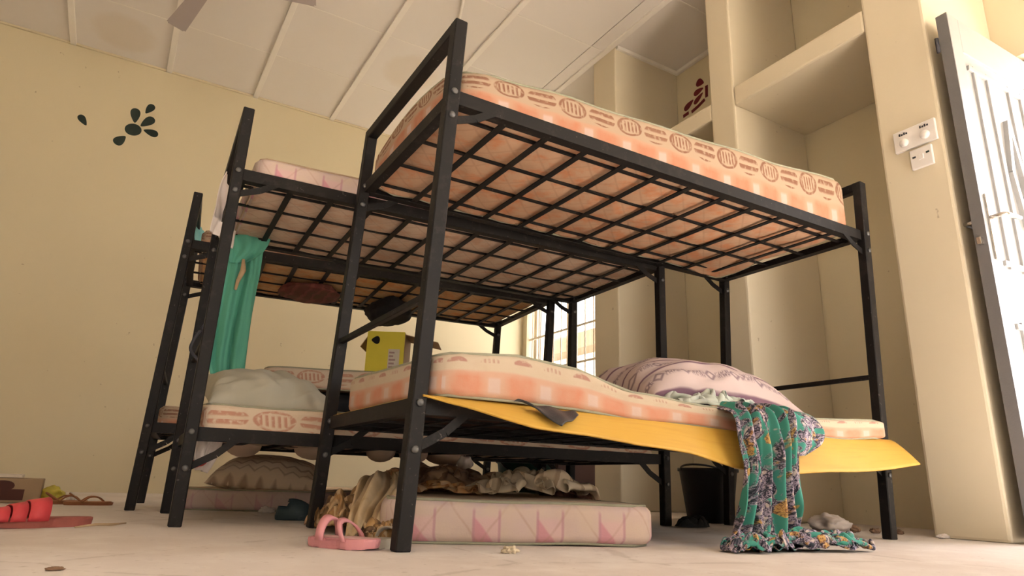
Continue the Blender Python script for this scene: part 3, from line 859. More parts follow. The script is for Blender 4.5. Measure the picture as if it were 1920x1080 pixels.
bunk(BEDS[2], 'farthest black steel bunk bed, nearest to the back wall')
def bed_mw(i, x, y, z):
    ox, oy, rz, zl, zu, zh, lx, ly = BEDS[i]
    return Matrix.Translation((ox, oy, 0)) @ Matrix.Rotation(rz, 4, 'Z') @ Matrix.Translation((x + lx * z, y + ly * z, 0))
def lerp_tab(T):
    def f(x):
        if x <= T[0][0]: return T[0][1]
        for (a, va), (b, vb) in zip(T, T[1:]):
            if x <= b:
                k = (x - a) / (b - a); k = k * k * (3 - 2 * k); return va + (vb - va) * k
        return T[-1][1]
    return f
def cells(x, y, amp):                                            # cloth sagging through the squares of the deck
    g = 1.0
    for T in (STRAPS,): g *= min(1.0, min(abs(x - s) for s in T) / .05)
    g *= min(1.0, min(abs(y - s) for s in RODS) / .05)
    return -amp * g

# upper mattress, near bed
zu = BEDS[0][4]
tt = lerp_tab([(0, 1.283), (.12, 1.305), (.42, 1.330), (.87, 1.356), (1.28, 1.380), (1.85, 1.418)])
def zb1(x, y):
    q = max(0, (x - 1.55) / .3) * max(0, (y - .45) / .25)
    curl = max(0, 1 - x / .22) ** 2 * .045 * math.sin(math.pi * min(1, max(0, y / .72)))
    return zu + .001 + max(0, (x - 1.5)) * .02 + cells(x, y, .008) - .035 * min(1, q) + curl
mattress('mattress', 'thick peach mattress on the upper deck of the nearest bunk', 1.83, .735, zb1,
         lambda x, y: tt(x) + (.012 + .045 * math.exp(-(x / .28) ** 2)) * math.sin(math.pi * min(1, max(0, y / .73))) , [m_side_upper, m_top_cream, m_under_peach],
         Matrix.Translation((.062, -.012, 0)), m_piping_grey, r=.075)
# lower mattress, near bed
tl = lerp_tab([(0, .455), (.06, .466), (.22, .480), (.40, .462), (.62, .420), (.9, .404), (1.2, .396), (1.5, .405), (1.86, .424)])
bl = lerp_tab([(0, .357), (.1, .354), (.35, .350), (.7, .336), (1.15, .326), (1.5, .338), (1.86, .357)])
mattress('mattress', 'peach and cream mattress over the yellow mat on the lower deck of the nearest bunk', 1.865, .745,
         lambda x, y: bl(x) * (1 - min(1, max(0, y / .12))) + .358 * min(1, max(0, y / .12)),
         lambda x, y: tl(x) + max(0, .3 - x) * .09 * y, [m_side_lower, m_top_cream, m_under_peach],
         Matrix.Translation((.045, -.05, 0)), m_piping_grey, r=.06)
# middle bed
z2 = BEDS[1][4]
mattress('mattress', 'pale pink printed mattress on the upper deck of the middle bunk', 1.80, .72,
         lambda x, y: z2 - .001 + cells(x + .04, y, .006), lambda x, y: z2 + .092 + .01 * x, [m_pale_pink, m_top_cream, m_under_grey],
         bed_mw(1, .055, .01, z2), m_piping_tan)
z2l = BEDS[1][3]
m2 = mattress('mattress', 'cream mattress with brown oval emblems on the lower deck of the middle bunk', 1.84, .72,
         lambda x, y: z2l + .002 + cells(x + .02, y, .012), lambda x, y: z2l + .098, [m_side_cream, m_top_cream, m_under_grey],
         bed_mw(1, .02, .0, z2l), m_piping_grey)
for x, y, rx in ((.20, .50, .065), (.47, .50, .075), (.72, .40, .05), (1.06, .5, .10), (.88, .45, .05)):
    bm = bmesh.new(); bmesh.ops.create_uvsphere(bm, u_segments=20, v_segments=10, radius=1)
    bmesh.ops.transform(bm, matrix=Matrix.Translation((x, y, z2l - .012)) @ Matrix.Diagonal((rx, .12, .042, 1)), verts=bm.verts)
    obj('sagging_fold', bm, m_under_grey, m2, True)
# far bed
z3, z3l = BEDS[2][4], BEDS[2][3]
mattress('mattress', 'orange mattress on the upper deck of the farthest bunk, seen from below', 1.80, .71,
         lambda x, y: z3 - .001 + cells(x + .05, y, .006), lambda x, y: z3 + .09, [m_side_upper, m_top_cream, m_under_orange],
         bed_mw(2, .05, .015, z3), m_piping_tan)
mattress('mattress', 'orange mattress on the lower deck of the farthest bunk', 1.80, .70,
         lambda x, y: z3l + .002 + cells(x + .03, y, .006), lambda x, y: z3l + .095, [m_side_upper, m_top_cream, m_under_orange],
         bed_mw(2, .03, .02, z3l), m_piping_tan)
mattress('mattress', 'cream mattress laid on top of the bedding of the farthest bunk, under the yellow carton', .95, .55,
         lambda x, y: .575 + .03 * x, lambda x, y: .675 + .045 * x, [m_side_cream, m_top_cream, m_under_grey],
         Matrix.Translation((.0, 1.93, 0)) @ Matrix.Rotation(-.09, 4, 'Z'), m_piping_grey)
# the two mattresses on the floor
def onfloor(px, py, ang): return Matrix.Translation((px, py, 0)) @ Matrix.Rotation(ang, 4, 'Z')
AF = math.atan2(-.073 - .177, .711 - .056)
mattress('mattress', 'cream mattress with purple triangle print on the floor under the nearest bunk', .745, 1.85,
         lambda x, y: .002, lambda x, y: .112 - .004 * x / .7, [m_purple, m_top_cream, m_under_grey], onfloor(.015, .192, AF), m_piping_grey, e=.03, r=.06)
AG = math.atan2(1.622 - 1.875, .167 + .36)
mattress('mattress', 'faded mauve mattress on the floor below the heads of the far bunks', .75, 1.75,
         lambda x, y: .002, lambda x, y: .090, [m_purple_faded, m_top_cream, m_under_grey], onfloor(-.375, 1.88, AG), m_piping_grey, e=.03, r=.06)

# yellow mat under the lower mattress, its front edge hanging out over the rail
FE = [(.02, -.028, .349), (.08, -.045, .336), (.125, -.07, .327), (.274, -.12, .292), (.435, -.12, .281), (.612, -.12, .260), (.808, -.12, .250),
      (.977, -.12, .222), (1.263, -.12, .208), (1.538, -.12, .226), (1.75, -.12, .245), (1.945, -.12, .263)]
def fe(x):
    for a, b in zip(FE, FE[1:]):
        if x <= b[0]:
            k = max(0, (x - a[0]) / (b[0] - a[0])); return tuple(a[i] + (b[i] - a[i]) * k for i in (1, 2))
    return FE[-1][1:]
def mat_pt(s, t, off=0.0):
    x = .02 + s * 1.925; ey, ez = fe(x)
    bx = lerp_tab([(0, .352), (.35, .352), (1.15, .352), (1.9, .354)])(x)
    if t < .6:
        k = t / .6; y = .72 + (-.022 - .72) * k; z = bx
    else:
        k = (t - .6) / .4; y = -.022 + (ey + .022) * k
        z = bx + (ez - bx) * (k ** 1.25) + .004 * math.sin(x * 9 + 2) * k
    if x > 1.88 and t < .6: x = 1.88 + (x - 1.88) * .1
    return Vector((x, y, z + off))
ymat = grid_mesh('sleeping_mat', 96, 40, lambda s, t: mat_pt(s, t), lambda s, t: (s * 1.92, t * .9), .005, m_yellow)
tag(ymat, 'yellow plastic mat drooping out under the lower mattress of the nearest bunk', 'mat')
bk = grid_mesh('under_sheet', 60, 12, lambda s, t: Vector((.03 + s * 1.83, .02 + t * .7, .346 + .0015 * math.sin(40 * t))), lambda s, t: (s * 1.92, t * .7), .004, m_under_sheet, ymat)  # separate dark brown sheet added below the yellow mat
bk['label'] = 'dark brown sheet under the mat'

def flap_pt(s_, t):
    d = .052 * (max(0, 1 - abs(s_ - .42) / .42) if s_ < .42 else max(0, 1 - (s_ - .42) / .75))
    x = .25 + .19 * s_ + .03 * t * (1 - s_)
    return Vector((x, -.062 - (.075 * d / .052 * t), .354 - .012 * s_ - d * t + .007 * math.sin(3.14 * t) * (1 - s_) + .003 * math.sin(14 * s_)))
bf = grid_mesh('plastic_sheet', 40, 20, flap_pt, lambda s, t: (s, t), .003, m_black_film)
tag(bf, 'black plastic flap sticking out between peach mattress and yellow mat', 'plastic sheet')

# ------------------------------------------------------------------ crumpled sheets
# a small cloth relaxation: a flat sheet is pushed together, its lengths restored step by step while it falls
import numpy as np
def fold_sheet(seed, W, H, cx, cy, zz, n=47, steps=60, iters=14, grav=.0009):
    g = np.linspace(-.5, .5, n)
    A, Bq = np.meshgrid(g, g)
    P = np.zeros((n, n, 3))
    for j in range(n):
        for i in range(n):
            a, b = g[i], g[j]
            P[j, i] = (a * W * cx + .09 * noise.noise((a * 5, b * 5, 1 + seed)), b * H * cy + .09 * noise.noise((a * 5, b * 5, 7 + seed)),
                       .12 + zz * noise.noise((a * 4, b * 4, 3 + seed)) + .05 * noise.noise((a * 11, b * 11, 9 + seed)))
    Q = P.copy()
    dx, dy = W / (n - 1), H / (n - 1)
    cons = []
    for (oj, oi, st) in ((0, 1, 1.0), (1, 0, 1.0), (1, 1, .6), (1, -1, .6), (0, 2, .12), (2, 0, .12)):
        a = (slice(0, n - oj), slice(max(0, -oi), n - max(0, oi))); b = (slice(oj, n), slice(max(0, oi), n + min(0, oi)))
        cons.append((a, b, float(np.hypot(oi * dx, oj * dy)), st))
    for s in range(steps):
        V = (P - Q) * .90; Q = P.copy(); P = P + V; P[..., 2] -= grav
        for k in range(iters):
            D = np.zeros_like(P); Wt = np.zeros((n, n, 1))
            for a, b, L, st in cons:
                d = P[b] - P[a]; l = np.linalg.norm(d, axis=-1, keepdims=True) + 1e-9
                c = d * (.5 * st * (l - L) / l)
                D[a] += c; D[b] -= c; Wt[a] += st; Wt[b] += st
            P = P + D / np.maximum(Wt, 1) * 1.2
            low = P[..., 2] < 0
            P[..., 2] = np.maximum(P[..., 2], 0)
            rr = np.sqrt((P[..., 0] / (.62 * W * cx)) ** 2 + (P[..., 1] / (.62 * H * cy)) ** 2)[..., None]
            P[..., :2] /= np.maximum(1, rr) ** .3
        # friction on the ground, and layers keep apart: points in one small cell share it out by height
        gr = P[..., 2] < .004
        P[gr, :2] = Q[gr, :2] * .7 + P[gr, :2] * .3
        if s % 2 == 0:
            c = np.floor(P.reshape(-1, 3)[:, :2] / .014).astype(int); key = c[:, 0] * 100003 + c[:, 1]
            z = P.reshape(-1, 3)[:, 2]; o = np.lexsort((z, key)); ks, zs = key[o], z[o].copy()
            same = np.concatenate(([False], ks[1:] == ks[:-1]))
            gap = np.where(same, np.minimum(.0, np.concatenate(([0], zs[1:] - zs[:-1])) - .006), 0)
            zs = zs - gap * .5; zz2 = z.copy(); zz2[o] = zs; P[..., 2] = zz2.reshape(n, n)
    return P
KINDS = [(1.0, .9, .5, .4, .16), (1.1, .8, .5, .45, .2), (.9, .9, .36, .42, .18)]
def crumpled(name, k, c, w, d, rot, h, mats, base=0.0, basefn=None, fx=False, fy=False, size=(.9, .8), sub=1, parent=None, seed=1.0, dome=.5):
    P = fold_sheet(seed, *KINDS[k]); lo, hi = P.min((0, 1)), P.max((0, 1)); P = (P - lo) / (hi - lo); ca, sa = math.cos(rot), math.sin(rot)
    def fn(s, t):
        x, y, z = (float(q) for q in P[round(t * 46), round(s * 46)])
        x = (1 - x if fx else x) - .5; y = (1 - y if fy else y) - .5
        r2 = 4 * (x * x + y * y)
        dm = max(0.0, 1 - r2) ** .6 * (.75 + .7 * nz(x * 4 + seed, y * 4, seed))
        x *= w; y *= d
        X, Y = c[0] + ca * x - sa * y, c[1] + sa * x + ca * y
        return Vector((X, Y, (basefn(X, Y) if basefn else base) + .003 + h * (z * (1 - dome) + dm * dome)))
    o = grid_mesh(name, 46, 46, fn, lambda s, t: (s * size[0], t * size[1]), .003, mats, parent)
    m = o.modifiers.new('smooth', 'SUBSURF'); m.levels = sub; m.render_levels = sub
    return o

# ------------------------------------------------------------------ bedding
def place(loc, rz=0, rx=0, ry=0): return Matrix.Translation(loc) @ Matrix.Rotation(rz, 4, 'Z') @ Matrix.Rotation(ry, 4, 'Y') @ Matrix.Rotation(rx, 4, 'X')
def pbend(v):
    k = max(0, (v.x - .12) / .25); v.z -= .05 * k * k; v.y -= .05 * k * k; return v
tag(pillow('pillow', .72, .50, .225, m_pillow_stripe, place((1.27, .33, .455), -.10, math.radians(8), math.radians(2)), seed=2.0, bend=pbend, wr=.016),
    'lilac striped pillow at the foot of the nearest bunk lower deck', 'pillow')
tag(pillow('pillow', .46, .42, .15, m_greypillow, place((-.13, 1.05, .405), .05, math.radians(14), math.radians(5)), seed=5.0, wr=.02),
    'plain grey pillow on the lower deck of the middle bunk', 'pillow')
tag(pillow('pillow', .54, .36, .16, m_pillow_brown, place((.13, 2.12, .128), -.35, math.radians(10), math.radians(3)), seed=8.0, wr=.008),
    'tan pillow with brown zigzag print on the mauve floor mattress', 'pillow')
tag(crumpled('cloth', 0, (1.11, .085), .40, .22, -.06, .09, m_mint, base=.398, fx=True, size=(.6, .5), seed=1.3),
    'crumpled pale mint cloth in front of the lilac striped pillow', 'cloth')

# teal wax print wrapper
st = [((1.02, .12, .425), (1.30, .16, .44)), ((1.00, .00, .415), (1.31, .02, .425)), ((.985, -.115, .385), (1.27, -.10, .39)), ((.965, -.155, .30), (1.20, -.16, .30)), ((.96, -.165, .22), (1.175, -.17, .22)),
      ((.925, -.17, .13), (1.17, -.175, .13)), ((.89, -.17, .06), (1.17, -.185, .06)), ((.85, -.19, .018), (1.17, -.22, .016)), ((.82, -.24, .012), (1.12, -.27, .012))]
wx = thing('wrapper_cloth', 'teal wax print cloth hanging from nearest bunk down to the floor', 'cloth', (1.05, -.2, 0))
def child(o, par):
    o.parent = par; o.location = -par.location; return o
child(drape('hanging_cloth', st, 4.6, [.006, .012, .020, .026, .028, .028, .028, .018, .006], m_wax, 120, 110, (.9, 1.1), .003, seed=1.7, cr=.25), wx)
st2 = [((1.17, .03, .415), (1.33, .09, .43)), ((1.15, -.08, .408), (1.37, -.07, .41)), ((1.19, -.125, .365), (1.40, -.115, .365)), ((1.215, -.135, .305), (1.37, -.13, .31)), ((1.225, -.135, .262), (1.28, -.135, .268))]
child(drape('folded_corner', st2, 1.5, [.004, .008, .010, .010, .003], m_wax, 50, 50, (.35, .4), .003, seed=9.2), wx)
child(crumpled('trailing_end', 0, (1.14, -.25), .36, .12, -.30, .07, m_wax, fx=True, size=(.7, .5), seed=2.3), wx)
child(crumpled('trailing_end', 1, (.94, -.215), .26, .14, .1, .08, m_wax, size=(.6, .5), seed=3.3), wx)

# green cloth with knot and cord, on the back rail of the middle bunk
gc = thing('hanging_cloth', 'sea green cloth hanging long from the upper deck of the middle bunk', 'cloth', (-.24, 1.5, 0))
child(drape('cloth_length', [((-.315, 1.525, 1.178), (-.155, 1.525, 1.178)), ((-.312, 1.49, 1.15), (-.155, 1.48, 1.15)), ((-.305, 1.48, 1.0), (-.155, 1.475, 1.0)), ((-.305, 1.48, .80), (-.165, 1.475, .80)), ((-.302, 1.48, .60), (-.163, 1.475, .60)), ((-.285, 1.48, .54), (-.155, 1.475, .535))],
      2.2, [.004, .008, .014, .018, .016, .012], m_green, 60, 70, (.4, .8), .004, seed=4.0), gc)
child(drape('folded_top', [((-.30, 1.505, 1.20), (-.15, 1.505, 1.19)), ((-.315, 1.465, 1.16), (-.135, 1.46, 1.165)), ((-.30, 1.455, 1.08), (-.16, 1.455, 1.10)), ((-.285, 1.46, 1.03), (-.22, 1.455, 1.04))],
      1.5, [.004, .012, .014, .006], m_green, 40, 40, (.3, .3), .004, seed=2.2), gc)
child(obj('cord', tube(bmesh.new(), [(-.235, 1.445, 1.05), (-.23, 1.44, 1.0), (-.245, 1.44, .95), (-.25, 1.44, .91)], [.006, .012, .008, .006], 8), m_straw, None, True), gc)
# the roll at its lower end
tag(drape('hanging_cloth', [((-.372, 1.25, 1.35), (-.365, 1.42, 1.35)), ((-.388, 1.25, 1.28), (-.30, 1.42, 1.30)), ((-.39, 1.26, 1.18), (-.285, 1.42, 1.18)), ((-.395, 1.27, 1.09), (-.29, 1.42, 1.08))],
      2.5, [.003, .006, .008, .008], m_white_cloth, 40, 40, (.3, .4), .004, seed=6.0),
    'white cloth hung over the head of the middle bunk above the green cloth', 'cloth')
tag(drape('hanging_cloth', [((-.408, 2.1, 1.405), (-.352, 2.25, 1.41)), ((-.402, 2.1, 1.36), (-.338, 2.25, 1.36)), ((-.395, 2.1, 1.30), (-.335, 2.25, 1.30)), ((-.39, 2.1, 1.25), (-.338, 2.25, 1.27))],
      1.5, [.003, .005, .006, .006], m_blue_cloth, 30, 30, (.2, .3), .004, seed=3.0),
    'light blue cloth on the head of the farthest bunk', 'cloth')
cb = obj('cable_loop', tube(bmesh.new(), [spline([Vector(p) for p in ((-.355, 1.3, .72), (-.372, 1.3, .689), (-.39, 1.3, .645), (-.393, 1.3, .61), (-.362, 1.3, .575), (-.345, 1.3, .56))], k / 20) for k in range(21)], .006, 8), m_dark_print, None, True)
tag(cb, 'thin dark cable loop beside the head post of the middle bunk', 'cable')
tag(drape('dangling_cloth', [((-.365, .88, .285), (-.28, .92, .285)), ((-.37, .88, .24), (-.285, .92, .24)), ((-.368, .88, .20), (-.30, .92, .20)), ((-.352, .88, .168), (-.318, .92, .158))],
      2, [.003, .008, .010, .006], [m_white_cloth], 30, 30, (.2, .2), .003, seed=7.7), 'small white cloth with red hem dangling below the middle bunk', 'cloth')
rh = drape('red_hem', [((-.372, .874, .195), (-.335, .885, .20)), ((-.368, .874, .182), (-.325, .885, .192)), ((-.362, .874, .170), (-.335, .885, .182))], 1, [.001, .002, .001], [m_red_print], 12, 8, (.1, .1), .004, seed=7.7)
rh.parent = bpy.data.objects['dangling_cloth']; rh['label'] = 'red hem of the cloth'

# things pushed between the decks
def lump(name, c, r, mats, seed, amp=.18, label=None, cat=None, rot=0):
    bm = bmesh.new(); bmesh.ops.create_icosphere(bm, subdivisions=4, radius=1); uvl = bm.loops.layers.uv.new('UVMap')
    for v in bm.verts:
        q = v.co.copy(); k = 1 + amp * nz(q.x * 1.6 + seed, q.y * 1.6, q.z * 1.6) + amp * .4 * nz(q.x * 5, q.y * 5 + seed, q.z * 5)
        v.co = Vector((q.x * r[0] * k, q.y * r[1] * k, q.z * r[2] * k))
    for f in bm.faces:
        for lp in f.loops: lp[uvl].uv = (lp.vert.co.x, lp.vert.co.y + lp.vert.co.z)
    o = obj(name, bm, mats, None, True, place(c, rot))
    if label: tag(o, label, cat)
    return o
lump('black_bag', (.68, 2.13, 1.095), (.125, .20, .075), m_black_cloth, 3.0, .2, 'black bag bulging under the upper deck of the farthest bunk', 'bag')
lump('wrapped_cloth', (.21, 2.12, 1.128), (.165, .19, .030), m_maroon, 6.0, .2, 'maroon patterned cloth bundle under the upper deck of the farthest bunk', 'cloth')
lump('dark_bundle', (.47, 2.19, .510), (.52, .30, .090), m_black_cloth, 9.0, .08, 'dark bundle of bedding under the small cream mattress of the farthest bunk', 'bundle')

# yellow carton
ct = thing('carton', 'yellow cardboard carton with round hand hole, standing on the farthest bunk', 'box', (.735, 2.22, .718), -.52)
obj('carton_body', B(-.108, .108, -.12, .14, 0, .258, bev=.004), m_carton, ct)
obj('hand_hole', petal_bm(-.024, 0, .048, .05, 0), m_hole, ct).location = (-.058, -.1225, .205)
lb = obj('paper_label', B(.02, .085, -.1225, -.1202, .03, .155), m_label_paper, ct)
for k in range(5): obj('printed_line', B(.026, .05 + .006 * (k % 3), -.1238, -.1225, .045 + .021 * k, .055 + .021 * k), m_pinkprint, lb)
obj('flap', beam(bmesh.new(), (-.109, .01, .235), (-.15, .01, .17), .2, .004, (1, 0, 1)), m_carton_in, ct)
obj('flap', beam(bmesh.new(), (.109, .01, .245), (.30, .01, .205), .22, .004, (0, 0, 1)), m_carton_in, ct)
obj('shaded_side', B(.1082, .1095, -.11, .13, .005, .25), m_carton_in, ct)  # brown panel painting the carton's right side as shaded

# heap of blankets on and beside the floor mattress
def mtop(X, Y):
    dx, dy = X - .015, Y - .192; ca, sa = math.cos(-AF), math.sin(-AF)
    lx_, ly_ = ca * dx - sa * dy, sa * dx + ca * dy
    k = min(1, max(0, (lx_ + .10) / .12)) * min(1, max(0, (ly_ + .06) / .08)) * min(1, max(0, (.80 - lx_) / .05))
    return .114 * k
tag(crumpled('blanket', 0, (.46, .86), .70, .40, -.15, .125, m_taupe, basefn=mtop, seed=4.3), 'taupe brown satin blanket crumpled on the floor mattress, in the middle of the heap', 'blanket')
tag(crumpled('blanket', 1, (.16, .76), .36, .36, -.35, .12, m_orange_cloth, basefn=mtop, seed=5.3), 'orange and tan cloth crumpled at the left top of the heap', 'cloth')
tag(crumpled('blanket', 0, (.36, .64), .36, .20, -.25, .05, m_orange_cloth, basefn=mtop, fx=True, size=(.6, .5), seed=6.3), 'flat orange and tan cloth along the front of the floor heap', 'cloth')
tag(crumpled('sheet', 1, (.72, .56), .50, .40, -.3, .125, m_cream_sheet, basefn=mtop, fx=True, seed=7.3), 'cream striped sheet bunched on the right of the floor heap', 'sheet')
tag(crumpled('cloth', 2, (1.14, .96), .30, .22, -.30, .08, m_dark_cloth, base=.075, size=(.6, .6), seed=8.3), 'dark brown cloth at the right end of the floor heap', 'cloth')
tag(crumpled('blanket', 2, (.075, .58), .23, .32, -.35, .15, m_satin, seed=9.3), 'shiny dark brown and tan cloth on the floor left of the floor mattress', 'cloth')
tag(crumpled('cloth', 2, (.02, .165), .12, .13, .9, .07, m_satin, fx=True, size=(.35, .35), seed=10.3), 'small dark brown satin bunch in front of the left corner of the floor mattress', 'cloth')
tag(drape('cloth', [((.17, .70, .175), (.27, .66, .175)), ((.10, .58, .16), (.245, .54, .165)), ((.03, .44, .115), (.19, .40, .135)), ((-.02, .33, .06), (.10, .30, .075)), ((-.05, .25, .014), (.06, .22, .02))],
      2.6, [.008, .016, .018, .016, .008], m_tan, 80, 70, (.4, .6), .004, seed=3.9, cr=.6), 'tan cream cloth spilling off the floor mattress onto the floor', 'cloth')
lump('knotted_cloth', (.62, .92, .225), (.03, .03, .03), m_white_cloth, 2.0, .2, 'small white knotted cloth on top of the heap', 'cloth')

# under the far bunks
t = thing('green_tub', 'dark green plastic tub with a black handle under the foot of the far bunks', 'tub', (1.50, 1.88, 0))
obj('tub_body', lathe(bmesh.new(), [(.13, .003), (.165, .26), (.175, .265), (.175, .28), (.158, .28), (.125, .02)], 30), m_dkgreen, t, True)
obj('handle', tube(bmesh.new(), [(.17 * math.cos(a), -.175 * abs(math.sin(a)), .27 - .12 * math.sin(a)) for a in [math.pi * k / 14 for k in range(15)]], .006, 8), m_bucket, t, True)
tag(obj('dark_carton', B(1.74, 2.02, 1.9, 2.2, 0.001, .305, bev=.006), m_dkbrown), 'dark brown board box standing right of the green tub', 'box')
lump('red_lid', (1.72, 1.86, .21), (.035, .02, .026), m_redplastic, 5.0, .1, 'small red plastic piece between the green tub and dark box', 'plastic piece')
bk = thing('bucket', 'black plastic bucket on floor at the foot of the nearest bunk', 'bucket', (1.965, .925, 0))
obj('bucket_body', lathe(bmesh.new(), [(.105, .002), (.138, .235), (.146, .238), (.146, .252), (.134, .252), (.10, .015)], 36), m_bucket, bk, True)
obj('handle', tube(bmesh.new(), [(.145 * math.cos(a), .03 + .04 * math.sin(a), .243 + .03 * math.sin(a)) for a in [math.pi * k / 16 for k in range(17)]], .005, 8), m_bucket, bk, True)
tag(heap('rag', (1.56, .64), .09, .05, .1, .03, m_black_cloth, 0, 4, .012, 3.0, 40), 'black rag on the floor beside the foot post of the middle bunk', 'rag')

# ------------------------------------------------------------------ footwear
def sole_bm(L, Wd, H, toe=.12, waist=.78, n=36, spring=.0):
    bm = bmesh.new(); top, bot = [], []
    for k in range(n):
        a = 2 * math.pi * k / n; x = math.cos(a) * L / 2
        w = Wd / 2 * (1 - (1 - waist) * math.exp(-((x / L + .1) / .16) ** 2)) * (1 if x > 0 else .82)
        y = math.copysign(abs(math.sin(a)) ** .8, math.sin(a)) * w
        s = spring * max(0, x / (L / 2)) ** 2
        top.append(bm.verts.new((x, y, H + s))); bot.append(bm.verts.new((x * .97, y * .95, s)))
    for k in range(n): bm.faces.new((bot[k], bot[(k + 1) % n], top[(k + 1) % n], top[k]))
    ft = bm.faces.new(top); fb = bm.faces.new(bot[::-1])
    if H > .008: bmesh.ops.bevel(bm, geom=list(ft.edges) + list(fb.edges), offset=min(.006, H * .3), segments=2, affect='EDGES', profile=.6)
    return bm
def strap_band(x0, x1, w, z0, h, lean=0.0, th=.004, n=14):
    """band arching over the foot from side to side"""
    bm = bmesh.new(); rows = []
    for off in (0, th):
        for x in (x0, x1):
            row = []
            for k in range(n + 1):
                a = math.pi * k / n
                hh = h * (1 if x == x0 else .86)
                row.append(bm.verts.new((x + lean * math.sin(a), (w + off) * math.cos(a), z0 + (hh + off) * math.sin(a) ** .8)))
            rows.append(row)
    for A_, B_, fl_ in ((rows[0], rows[1], 0), (rows[2], rows[3], 1), (rows[0], rows[2], 1), (rows[1], rows[3], 0)):
        for k in range(n):
            q = (A_[k], A_[k + 1], B_[k + 1], B_[k])
            bm.faces.new(q if fl_ else q[::-1])
    for k in (0, n): bm.faces.new((rows[0][k], rows[1][k], rows[3][k], rows[2][k]))
    bmesh.ops.recalc_face_normals(bm, faces=bm.faces)
    return bm
a = math.atan2(-.085, -.215)
t = thing('slide_sandal', 'bright red rubber slide sandal with three broad straps at the lower left', 'sandal', (-.735, .835, 0), a)
obj('sole', sole_bm(.27, .10, .026, spring=.004), m_redsole, t)
for x0, x1, h in ((-.005, .045, .058), (.05, .085, .046), (.09, .125, .034)):
    obj('strap', strap_band(x0, x1, .046, .018, h, -.008), m_redrubber, t, True)
def thong(name, label, loc, rz):
    t = thing(name, label, 'sandal', loc, rz, 'pair of brown sandals')
    obj('sole', sole_bm(.20, .075, .014), m_sandal, t)
    bm = sole_bm(.185, .066, .003); bmesh.ops.translate(bm, vec=(0, 0, .014), verts=bm.verts)
    obj('insole', bm, m_sandal_in, t)
    for s in (1, -1):
        obj('toe_strap', tube(bmesh.new(), [spline([Vector(p) for p in ((.06, 0, .016), (.035, s * .012, .034), (.0, s * .028, .036), (-.03, s * .036, .015))], k / 10) for k in range(11)], .004, 6), m_sandal, t, True)
    obj('heel_strap', tube(bmesh.new(), [(-.03 - .05 * math.sin(q), .034 * math.cos(q), .016 + .034 * math.sin(q)) for q in [math.pi * k / 12 for k in range(13)]], .0035, 6), m_sandal, t, True)
    return t
thong('thong_sandal', 'brown strappy sandal behind the red slide, the left of the pair', (-.73, 2.30, 0), .25)
thong('thong_sandal', 'brown strappy sandal behind the red slide, the right of the pair', (-.635, 2.22, 0), .1)
t = thing('slipper', 'pink rubber slipper with a strap loop beside near bed post', 'slipper', (-.10, .105, 0), math.atan2(-.11, .09))
obj('sole', sole_bm(.19, .085, .022, spring=.004), m_pinkrubber, t)
bm = sole_bm(.165, .068, .003); bmesh.ops.translate(bm, vec=(0, 0, .022), verts=bm.verts)
obj('insole', bm, m_pinksole, t)
obj('strap', strap_band(-.05, -.03, .038, .018, .05, 0, .005), m_pinkrubber, t, True)
obj('strap', strap_band(.02, .032, .040, .018, .045, -.03, .005), m_pinkrubber, t, True)
t = thing('slipper', 'dirty grey slipper sole lying between the pink slipper and the near bed post', 'slipper', (.01, .10, 0), .5)
obj('sole', sole_bm(.15, .07, .022), m_greysole, t)
obj('strap', strap_band(-.01, .03, .034, .015, .03, 0, .004), m_greysole, t, True)
t = thing('clog', 'dark teal rubber clog in front of the mauve mattress', 'shoe', (.035, 1.13, 0), -.35)
obj('sole', sole_bm(.15, .08, .02), m_clog, t)
bm = bmesh.new(); bmesh.ops.create_uvsphere(bm, u_segments=24, v_segments=14, radius=1)
for v in bm.verts:
    v.co = Vector((v.co.x * .072, v.co.y * .038, max(v.co.z, -.3) * .055 * (1 - .25 * v.co.x)))
bmesh.ops.translate(bm, vec=(0, 0, .02), verts=bm.verts)
bmesh.ops.delete(bm, geom=[f for f in bm.faces if f.calc_center_median().x < -.028 and f.calc_center_median().z > .045], context='FACES')
o = obj('upper', bm, m_clog, t, True); s = o.modifiers.new('t', 'SOLIDIFY'); s.thickness = .004

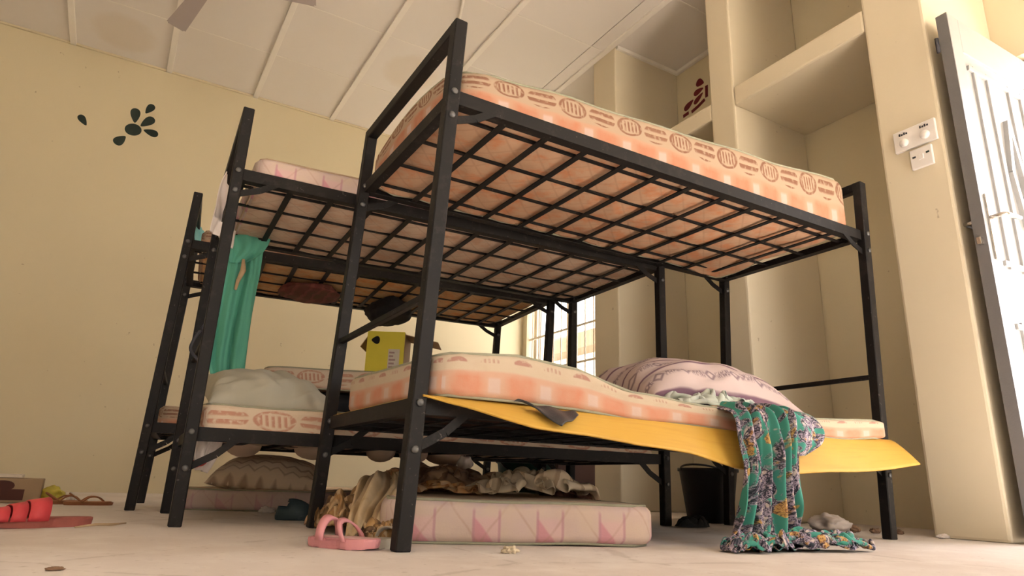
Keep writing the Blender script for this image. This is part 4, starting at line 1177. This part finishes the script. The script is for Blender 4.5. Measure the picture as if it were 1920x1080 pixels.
# ------------------------------------------------------------------ box and litter
t = thing('shoe_box', 'dusty brown carton with dark red print at the left edge of the floor', 'box', (-.99, 2.47, 0), .03)
obj('carton_body', B(-.17, .155, -.11, .11, .001, .108, bev=.004), m_carton_brown, t)
obj('printed_panel', B(-.16, .09, -.1115, -.11, .012, .06), m_carton_dark, t)
bm = petal_bm(-.07, 0, .14, .05, 0); obj('printed_oval', bm, m_carton_dark, t).location = (-.02, -.1115, .075)
obj('loose_lid', B(-.17, .07, -.10, .09, .110, .125, bev=.003), m_label_paper, t)
lump('crumpled_wrapper', (-.80, 2.50, .035), (.05, .04, .034), m_yellowbit, 3.4, .5, 'crumpled yellow wrapper behind the brown sandals', 'wrapper')
lump('crumpled_wrapper', (-.715, 2.50, .022), (.018, .02, .022), m_whitebag, 1.4, .5, 'small pale crumpled wrapper right of the yellow one', 'wrapper')
lump('plastic_bag', (2.02, .33, .033), (.075, .07, .036), m_whitebag, 7.4, .45, 'dirty white plastic bag on the floor inside the wardrobe niche', 'plastic bag')
for k, (x, y, r, w_) in enumerate(((2.14, .30, .022, 'larger brown scrap right behind the white plastic bag'), (2.2, .24, .016, 'brown scrap on floor between plastic bag and the bed foot post'), (2.27, .18, .014, 'small brown scrap on floor nearest to the pier base'))):
    lump('litter_piece', (x, y, r * .6), (r * 1.5, r, r * .7), m_debris, 1.0 + k, .5, w_, 'litter')
st_ = obj('straw', tube(bmesh.new(), [(-.647, .751, .005), (-.60, .795, .009), (-.56, .84, .006), (-.522, .885, .007)], [.002, .004, .004, .002], 6), m_straw, None, True)
tag(st_, 'dry straw stalk on the floor in front of the red slide', 'straw')
lump('paper_scrap', (.236, -.09, .007), (.018, .012, .010), m_paper, 2.2, .6, 'small crumpled paper scrap in front of the purple mattress', 'paper scrap')
lump('paper_scrap', (.02, 1.58, .012), (.03, .015, .014), m_whitebag, 4.2, .5, 'white scrap before the mauve floor mattress', 'paper scrap')
lump('dry_leaf', (-.65, -.148, .003), (.014, .007, .003), m_debris, 6.2, .4, 'dark dry leaf on the floor at the lower left corner', 'leaf')
lump('plaster_crumbs', (2.22, -.02, .008), (.035, .012, .009), m_whitebag, 6.9, .6, 'plaster crumbs at the foot of the pier', 'rubble')
